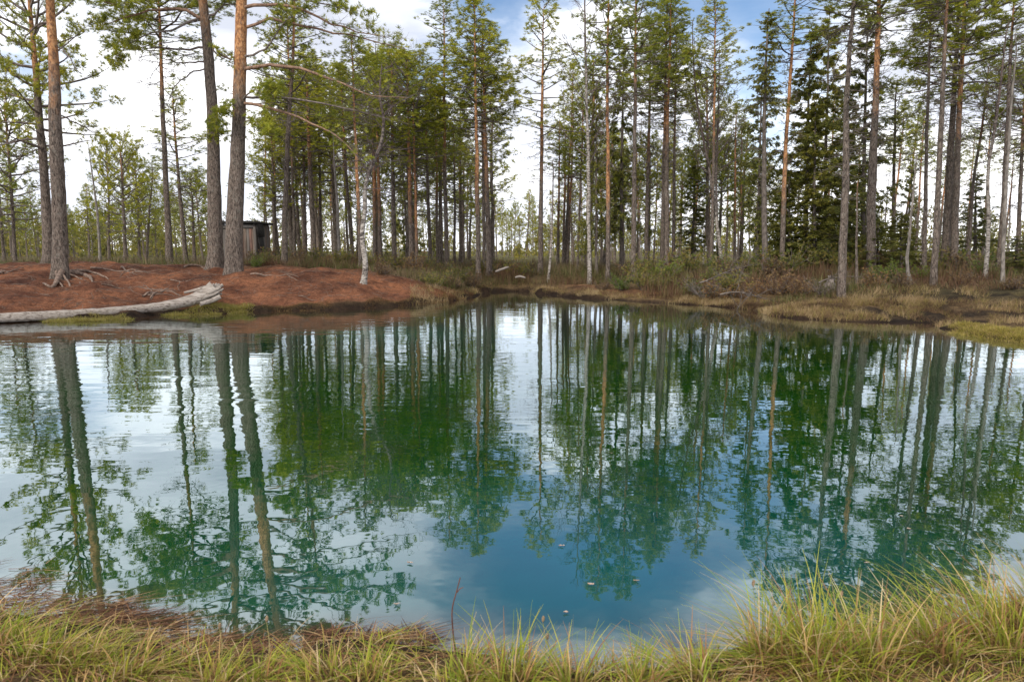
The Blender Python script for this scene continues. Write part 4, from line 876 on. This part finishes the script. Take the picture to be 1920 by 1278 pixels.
def shrub(kind, px, D, s, label, group=None):
    X = (px-960)/F*D; r = empty('shrub', (X, D, gz(X, D)-.03)); r.rotation_euler = (0, 0, random.uniform(0, 6.28)); r.scale = (s, s, s*random.uniform(.85, 1.15))
    tag(r, label, 'shrub', group)
    if group: PEND.append((r, px, label))
    a, f = SHR[kind]; obj('stems', a, r)
    if f: obj('foliage', f, r)['kind'] = 'stuff'
for kind, px, D, s, lab in [
    ('green', 1165, 22.5, 1.0, 'olive green juniper left of the grey lower trunk near the water'), ('olive', 1205, 22.2, 1.1, 'bushy olive juniper in front of the grey lower trunk'), ('olive', 1240, 21.8, .9, 'low olive juniper right of the grey lower trunk'),
    ('olive', 1300, 20.6, 1.2, 'yellow olive bush left of the fallen dead branches'), ('bare', 1322, 19.6, 1.3, 'grey tangle of dead twigs at the water edge'), ('brown', 1345, 19.4, 1.1, 'rust brown bush behind the grey tangle of twigs'),
    ('olive', 1372, 19.8, 1.2, 'large yellow olive bush right of the grey tangle of twigs'), ('brown', 1400, 19.2, 1.1, 'brown bush between the large olive bush and the pale grey trunk'), ('green', 1335, 22.5, 1.0, 'green bush behind the rust brown one'),
    ('brown', 1460, 19.4, 1.1, 'brown heather bush in front of the reddish leaning pine'), ('brown', 1500, 18.8, 1.0, 'low brown bush left of the nearest grey pine'), ('bare', 1540, 18.6, 1.0, 'bare twiggy bush touching the nearest grey pine'),
    ('green', 1640, 21, .9, 'leafy green bush under the orange topped pine'), ('green', 1672, 20.5, 1.0, 'leafy green bush left of the bent grey sapling'), ('green', 1725, 21.2, .9, 'leafy green bush right of the bent grey sapling'),
    ('brown', 1640, 18.6, .9, 'low brown bush right of the nearest grey pine'), ('brown', 1690, 18.4, .8, 'low brown bush in front of the bent grey sapling'), ('green', 1830, 21.5, 1.0, 'green bush below the crooked pale birch'),
    ('brown', 1800, 19, .8, 'brown bush between the near straight pine and the crooked birch'), ('brown', 1900, 17.5, .8, 'brown bush at the right edge of the bank'),
    ('green', 483, 21.8, .55, 'small green sprig bush in front of the wooden shed'), ('olive', 498, 22.6, .7, 'low olive bush right of the small sprig by the shed'), ('olive', 815, 21.5, .8, 'olive bush by the far end of the red bank'), ('brown', 720, 21.6, .6, 'low brown bush behind the crooked birch'), ('brown', 850, 22.5, .7, 'brown bush left of the tall pine pair'), ('brown', 1130, 23, .7, 'dark brown brushwood heap at the foot of the white birch')]:
    shrub(kind, px, D, s*(.72 if px > 1100 else .9), lab)
PEND2 = 1
rs = np.random.default_rng(77)
for k in range(26):
    shrub(['brown', 'olive', 'green'][k % 3], 1180+k*30+rs.uniform(-10, 10), rs.uniform(23, 28), rs.uniform(.8, 1.3), ['brown', 'olive', 'green'][k % 3]+' undergrowth bush', 'bushes behind the right bank')
for k in range(18):
    shrub(['brown', 'olive'][k % 2], 500+k*28+rs.uniform(-9, 9), rs.uniform(24, 29), rs.uniform(.6, 1.0), ['brown', 'olive'][k % 2]+' low undergrowth bush', 'bushes under the left stand')
settle_labels()
# fallen twigs and small roots on the red bank
tb = Tubes(); rs = np.random.default_rng(88); cnt = 0
while cnt < 1500:
    px, py = rs.uniform(-40, 860), rs.uniform(512, 592); X, Y = (px-960)/F*20, 0
    Y = rs.uniform(14.5, 22.5); X = (px-960)/F*Y; 
    if float(sdist(np.array([X]), np.array([Y]))[0]) < .3: continue
    a = rs.uniform(0, 3.14); L = rs.uniform(.06, .3)*rs.uniform(.5, 1.5); n = 4
    q = np.array([(X+math.cos(a)*L*i/3+rs.normal()*.015, Y+math.sin(a)*L*i/3+rs.normal()*.015, 0) for i in range(n)]); q[:, 2] = gheight(q[:, 0], q[:, 1])+rs.uniform(.0, .02)
    tb.add(q, np.full(n, rs.uniform(.002, .006)), 3); cnt += 1
tag(obj('fallen_twigs', tb.mesh('fallen_twigs', M_ROOT)), 'scattered fallen twigs on the red needle bank', 'twigs', kind='stuff')
def surf_root(pts, r, label, branches=3, seed=0, group=None):
    rs = np.random.default_rng(seed); Q_ = []
    for x, y in pts: X, Y = ray_ground(x, y); Q_.append(np.array((X, Y, 0.)))
    Q_ = smooth_path(Q_, 14); Q_[:, 2] = gheight(Q_[:, 0], Q_[:, 1])+r*.7+.03*np.sin(np.linspace(0, 9, 14)); base = Q_[0].copy()
    o = None; tb = Tubes(); tb.add(Q_-base, np.linspace(r, r*.35, 14), 6)
    for k in range(branches):
        i = int(rs.integers(2, 11)); d = Q_[i+1]-Q_[i]; d = d+np.array((rs.normal()*.15, rs.normal()*.2, 0)); B = grow(rs, Q_[i], d, rs.uniform(.4, .9), 7, (0, 0, 0), .2); B[:, 2] = gheight(B[:, 0], B[:, 1])+r*.4; tb.add(B-base, np.linspace(r*.55, r*.2, 7), 5)
    o = obj('surface_root', tb.mesh('surface_root', M_ROOT)); o.location = base; tag(o, label, 'root', group)
surf_root([(170, 503), (230, 509), (262, 512)], .03, 'pale root running right from the big lone pine across the red bank', 3, 1)
surf_root([(228, 502), (262, 514), (280, 512)], .028, 'forked root below the dark hollow in the red bank', 4, 2)
surf_root([(268, 558), (290, 548), (330, 550)], .026, 'branching pale root in the middle of the red bank left of the log end', 6, 3)
surf_root([(282, 562), (300, 549), (318, 545)], .022, 'thin pale root fork just left of the log end', 5, 4)
surf_root([(0, 516), (22, 510), (45, 505)], .03, 'root crossing the red bank at the left edge', 2, 5)
surf_root([(345, 503), (370, 501), (398, 506)], .04, 'grey root at the foot of the left big shed side pine', 1, 6)
surf_root([(470, 515), (500, 518), (560, 521)], .025, 'thin root right of the foot of the long limbed pine', 1, 7)
surf_root([(190, 536), (225, 541), (250, 545)], .015, 'thin root in the middle of the red bank below the lone pine', 3, 8)
surf_root([(320, 526), (345, 528), (365, 524)], .018, 'short pale root behind the upturned log end', 1, 9)
surf_root([(560, 556), (600, 560), (640, 556)], .012, 'thin root left of the crooked birch foot', 2, 10)
# ------------------------------------------------------------------ fallen log with root end
def log():
    m, t, b = newmat('bleached_log'); oc = ocoord(t)
    f = noise(t, mapping(t, oc, (.09, 1, 1.4)), 26, 7, .62, 0)
    t.links.new(ramp(t, f, [(.33, (.06, .045, .036)), (.42, (.22, .18, .15)), (.52, (.31, .27, .235)), (.7, (.42, .37, .33))]), b.inputs['Base Color']); b.inputs['Roughness'].default_value = .8; bump(t, b, f, .9, .03)
    rs = np.random.default_rng(12)
    pts = [(-190, 610, 13.4), (-60, 600, 13.9), (0, 596, 14.2), (130, 589, 14.9), (250, 580, 15.6), (320, 572, 16.1), (360, 563, 16.4), (388, 552, 16.6), (404, 542, 16.7)]
    W = [at(x, y, Y) for x, y, Y in pts]; P = smooth_path(W, 50); base = P[25].copy(); base[2] = 0
    root = empty('fallen_log', base); tag(root, 'bleached grey fallen log with upturned root end lying along the left shore', 'log')
    rr = np.interp(np.linspace(0, 1, 50), [0, .4, .75, .9, 1], [.1, .1, .1, .13, .2])*rs.uniform(.95, 1.05, 50)
    k = 14; a = np.arange(k)*2*math.pi/k; T_ = np.gradient(P, axis=0); T_ /= np.linalg.norm(T_, axis=1, keepdims=True)
    u = np.cross(T_, (0, 0, 1.)); u /= np.linalg.norm(u, axis=1, keepdims=True); v = np.cross(u, T_)
    V = []
    for i in range(50):
        lob = 1+.07*np.cos(3*a+i*.15)+.05*np.cos(5*a+i*.1)+rs.normal(size=k)*.02; V.append(P[i]-base+rr[i]*lob[:, None]*(np.cos(a)[:, None]*u[i]+np.sin(a)[:, None]*v[i]))
    V = np.concatenate(V); ii = np.arange(49)[:, None]*k; j = np.arange(k)[None]; Qd = np.stack([ii+j, ii+(j+1) % k, ii+k+(j+1) % k, ii+k+j], -1).reshape(-1, 4)
    obj('trunk', mesh_np('trunk', V, Qd, None, m, smooth=True), root)
    e = P[-1]
    for tgt, r0 in [((418, 534), .07), ((417, 545), .06), ((411, 533), .07), ((402, 532), .05), ((416, 551), .055), ((419, 541), .04), ((406, 531), .04), ((412, 555), .05), ((396, 533), .045), ((414, 539), .06)]:
        q = at(*tgt, 16.7+rs.uniform(-.25, .25)); s0 = P[-4]+rs.normal(size=3)*.04; Lq = smooth_path([s0, (s0+q)/2+rs.normal(size=3)*.04, q], 8)
        tb = Tubes(); tb.add(Lq-base, np.linspace(r0*1.7, r0*.45, 8)*rs.uniform(.85, 1.2, 8), 7); obj('root', tb.mesh('root', m), root)
    Lq = smooth_path([at(402, 541, 16.8), at(385, 540, 17), at(368, 544, 17.1), at(345, 549, 17.0)], 12); tb = Tubes(); tb.add(Lq-base, np.linspace(.085, .03, 12), 8); obj('limb', tb.mesh('limb', m), root)
    Lq = smooth_path([at(413, 556, 16.5), at(398, 563, 16.4), at(375, 570, 16.2)], 10); tb = Tubes(); tb.add(Lq-base, np.linspace(.06, .05, 10), 8); obj('limb', tb.mesh('limb', m), root)
    return m
M_LOG = log()
# ------------------------------------------------------------------ wooden shed
def box(x0, x1, y0, y1, z0, z1, name, mat, parent, rot=0):
    v = np.array([(x, y, z) for z in (z0, z1) for y in (y0, y1) for x in (x0, x1)], float)
    if rot: cx, cz = (x0+x1)/2, (z0+z1)/2; c, s = math.cos(rot), math.sin(rot); X, Z = v[:, 0]-cx, v[:, 2]-cz; v[:, 0], v[:, 2] = cx+X*c-Z*s, cz+X*s+Z*c
    q = [(0, 2, 3, 1), (4, 5, 7, 6), (0, 1, 5, 4), (2, 6, 7, 3), (0, 4, 6, 2), (1, 3, 7, 5)]
    return obj(name, mesh_np(name, v, q, None, mat), parent)
def shed():
    D = 26.5; rs = np.random.default_rng(3)
    pl = [mat_wood('grey_board', (.08, .07, .062), (.19, .165, .15), 16, .08), mat_wood('brown_board', (.08, .055, .042), (.2, .15, .12), 16, .08), mat_wood('red_stained_board', (.08, .055, .045), (.19, .1, .075), 9, .2)]
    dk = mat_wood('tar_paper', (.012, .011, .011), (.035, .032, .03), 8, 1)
    c = at(458, 490, D); x0, x1 = at(416, 450, D)[0], at(484, 450, D)[0]; zt = at(960, 414, D)[2]; z0 = gz(c[0], D)-.1
    root = empty('wooden_shed', (c[0], D, z0)); tag(root, 'small weathered board shed with dark flat roof behind the two big pines', 'shed')
    a, b = x0-c[0]+.06, x1-c[0]-.1; H = zt-z0-.1; dep = 1.5
    n = 11; wd = (b-a)/n
    for i in range(n):
        hi = H-.2 if i > 3 else H-.22
        box(a+i*wd+.004, a+(i+1)*wd-.006, -.02-rs.uniform(0, .012), .012, 0, hi, 'plank', pl[[0, 1, 0, 1, 1, 0, 2, 1, 0, 2, 1][i]], root, rs.normal()*.006)
    for i in range(8):
        for sx_, nm in ((a-.02, 'plank'), (b+.02, 'plank')):
            y = .03+i*dep/8; box(sx_-.012, sx_+.012, y, y+dep/8-.008, 0, H-.03, nm, pl[i % 2], root)
    box(a-.03, b+.03, -.05, -.02, H-.17, H-.05, 'lintel_board', mat_wood('pale_board', (.2, .18, .165), (.34, .31, .28), 9, 1), root)
    box(b-.04, b+.045, -.075, -.028, 0, H-.02, 'corner_board', pl[0], root)
    box(a, b, -.012, .02, H-.26, H-.18, 'opening_shade', dk, root)  # solid dark strip painted as the shade in the gap below the lintel
    box(a, b, dep, dep+.02, 0, H, 'back_wall', pl[1], root)
    rf = box(a-.16, b+.14, -.2, dep+.15, H-.01, H+.07, 'roof', dk, root)
    # ragged roofing felt hanging over the right side, sod on top
    v = []; 
    box(b+.1, b+.125, -.12, .6, H-.5, H-.01, 'roofing_felt', dk, root, .06); box(b+.12, b+.145, -.02, .5, H-1.05, H-.5, 'roofing_felt', dk, root, .08)
    box(a-.14, a-.12, -.12, .4, H-.35, H-.01, 'roofing_felt', dk, root, -.12)
    tb = Tubes()
    for k in range(120):
        p = np.array((rs.uniform(a-.14, b+.12), rs.uniform(-.18, .4), H+.07)); tb.add(grow(rs, p, (rs.normal()*.5, rs.normal()*.3, .7), rs.uniform(.03, .09), 3, (0, 0, 0), .3), (.02, .014, .003), 3)
    o = obj('moss', tb.mesh('moss', mat_wood('dry_moss', (.03, .028, .02), (.09, .08, .05), 9, 1)), root); o['kind'] = 'stuff'
shed()
for o in list(COL.objects):
    if 'label' in o and len(o['label'].split()) > 16: print('LONG', o.name, o['label'])
# ------------------------------------------------------------------ small things
def bent_log(pts, Y, r, name, label, cat):
    P = smooth_path([at(x, y, Y) for x, y in pts], 8); base = P[0].copy(); tb = Tubes(); tb.add(P-base, np.r_[r*.7, np.full(6, r), r*.6], 8); o = obj(name, tb.mesh(name, M_LOG)); o.location = base; tag(o, label, cat)
bent_log([(929, 509), (940, 505), (954, 500)], 26.5, .045, 'fallen_branch', 'pale fallen branch on the heather left of the central gap', 'branch')
bent_log([(966, 520), (975, 518), (985, 521)], 26, .04, 'fallen_branch', 'short grey piece of driftwood at the far end of the water', 'branch')
def stump(px, py, Y, r, h, label):
    rs = np.random.default_rng(int(px)); b_ = at(px, py, Y); b_[2] = gz(b_[0], Y)-.03
    P = np.array([(0, 0, z) for z in np.linspace(0, h, 8)]); P[:, 0] += np.linspace(0, .05, 8)
    V_ = trunk_mesh(P, r, r*.5, rs, 12, .6, M_TWIG, .1, 'stump'); root = empty('stump', b_); tag(root, label, 'stump'); obj('trunk', V_, root)
    for k in range(5):
        a = k*1.3; tb = Tubes(); tb.add(grow(rs, (0, 0, h*.9), (math.cos(a)*.5, math.sin(a)*.5, 1), h*.35, 4, (0, 0, 0), .15), (r*.5, r*.35, r*.2, .005), 5); obj('splinter', tb.mesh('splinter', M_TWIG), root)
stump(1556, 518, 19.5, .1, .34, 'grey broken stump just left of the nearest grey pine')
stump(718, 520, 23, .07, .25, 'small orange broken stump behind the crooked birch')
# dead grey branches leaning at the water edge near the olive bushes
def brush(px, py, Y, L, n, seed, label, dirx):
    rs = np.random.default_rng(seed); b_ = at(px, py, Y); root = empty('dead_branch', b_); tag(root, label, 'branch')
    M = grow(rs, (0, 0, 0), (dirx, -.2, .35), L, 10, (0, 0, -.4), .12); tb = Tubes(); tb.add(M, np.linspace(.022, .006, 10), 7); obj('stem', tb.mesh('stem', M_SPRUCE), root)
    tb = Tubes()
    for k in range(n):
        i = int(rs.integers(1, 9)); Q_ = grow(rs, M[i], M[i+1]-M[i]+rs.normal(size=3)*.3, rs.uniform(.2, .7), 6, (0, 0, -.2), .22); tb.add(Q_, np.linspace(.009, .003, 6), 4)
        for m in range(3): tb.add(grow(rs, Q_[m+1], Q_[m+2]-Q_[m+1]+rs.normal(size=3)*.1, .16, 4, (0, 0, 0), .2), (.004, .003, .003, .002), 3)
    obj('twigs', tb.mesh('twigs', M_SPRUCE), root)['kind'] = 'stuff'
brush(1312, 530, 18.6, 1.6, 22, 1, 'fallen grey dead branch with tangled twigs hanging over the right bank', 1)
#brush(1330, 500, 19.6, 1.5, 18, 2, 'upper grey dead branch arching left among the olive bushes', -1)
brush(1350, 552, 17.9, 1.2, 16, 3, 'low grey dead branch reaching toward the water below the olive bushes', .9)
brush(1535, 530, 18.2, 1.0, 10, 4, 'broken dead branch lying left of the nearest grey pine', 1)
#brush(1790, 560, 16.2, 1.6, 8, 5, 'dead branch lying on the black peat at the right', 1)
# twig standing in the water at the near bank, seed heads, floating leaves
def near_twig():
    m = mat_wood('red_twig', (.07, .025, .02), (.17, .07, .05), 30, .3); P = [at(x, y, 2.42) for x, y in [(856, 1235), (849, 1180), (848, 1140), (857, 1105), (863, 1082)]]
    base = P[0].copy(); root = empty('twig', base); tag(root, 'thin red brown twig sticking up from the near bank in the middle', 'twig')
    tb = Tubes(); tb.add(smooth_path(P, 12)-base, np.linspace(.0035, .002, 12), 7); obj('stem', tb.mesh('stem', m), root)
    tb = Tubes(); tb.add(np.array([at(857, 1110, 2.42), at(862, 1103, 2.42), at(869, 1100, 2.42)])-base, (.002, .002, .001), 6); obj('side_shoot', tb.mesh('side_shoot', m), root)
near_twig()
m_head = mat_wood('seed_head', (.1, .06, .035), (.5, .36, .22), 200, 1); M_STALK = mat_wood('sedge_stalk', (.14, .17, .04), (.3, .26, .1), 40, .2)
for i, (x, y, lab) in enumerate([(1018, 1165, 'pale one in the middle of the near bank'), (1026, 1198, 'dark one just below the pale one in the middle'), (1412, 1098, 'pale one at the left tip of the big right tussock'), (1577, 1118, 'round one above the middle of the big right tussock'), (412, 1178, 'tan one left of centre, by the pine reflection'), (300, 1185, 'small one at the end of the drowned grass'), (362, 1215, 'dark one low on the near left bank'), (500, 1165, 'pale one farthest right on the left half')]):
    base = at(x, 1270, 2.2); base[2] = gz(base[0], 2.2); tip = at(x, y, 2.25); root = empty('sedge_flower', base); tag(root, 'sedge flower head, '+lab, 'flower')
    P = smooth_path([base, (base+tip)/2+np.array((.01, 0, 0)), tip], 8)-base; tb = Tubes(); tb.add(P, np.linspace(.0015, .001, 8), 5); obj('stalk', tb.mesh('stalk', M_STALK), root)
    h = Tubes(); d = P[-1]; h.add(np.array([d+(0, 0, -.002), d+(0, 0, .004), d+(.001, 0, .012), d+(.002, 0, .02), d+(.002, 0, .024)]), (.001, .0048, .0058, .004, .0005), 9); obj('seed_head', h.mesh('seed_head', m_head), root)
m_leaf = mat_wood('dead_leaf', (.32, .22, .16), (.62, .5, .42), 60, 1)
for i, (x, y, lab) in enumerate([(1053, 1024, 'the upper one in the blue reflection'), (1107, 1096, 'left of the pine tip reflection'), (1194, 1090, 'right of the pine tip reflection'), (1061, 1149, 'lowest one in the middle of the pond'), (768, 1056, 'upper one in the left branch reflection'), (743, 1134, 'lower one near the left bank'), (1703, 992, 'among the dark spruce reflections'), (1625, 1056, 'just above the big right tussock'), (1690, 968, 'farthest one among the dark reflections'), (1146, 850, 'far one in the middle reflections')]):
    X, Y = onz(x, y); rs = np.random.default_rng(i); n = 9; a = np.linspace(0, 6.28, n, endpoint=False); r = .008*rs.uniform(.6, 1.4, n)
    v = np.stack([np.cos(a)*r*1.9, np.sin(a)*r*.8, .004+.006*rs.random(n)], 1); v = np.r_[v, [(0, 0, .003)]]
    o = obj('floating_leaf', mesh_np('floating_leaf', v, None, [(k, (k+1) % n, n) for k in range(n)], m_leaf)); o.location = (X, Y, .001); o.rotation_euler = (0, 0, rs.uniform(-.5, .5)); tag(o, 'tiny pale dead leaf floating on the pond, '+lab, 'leaf')
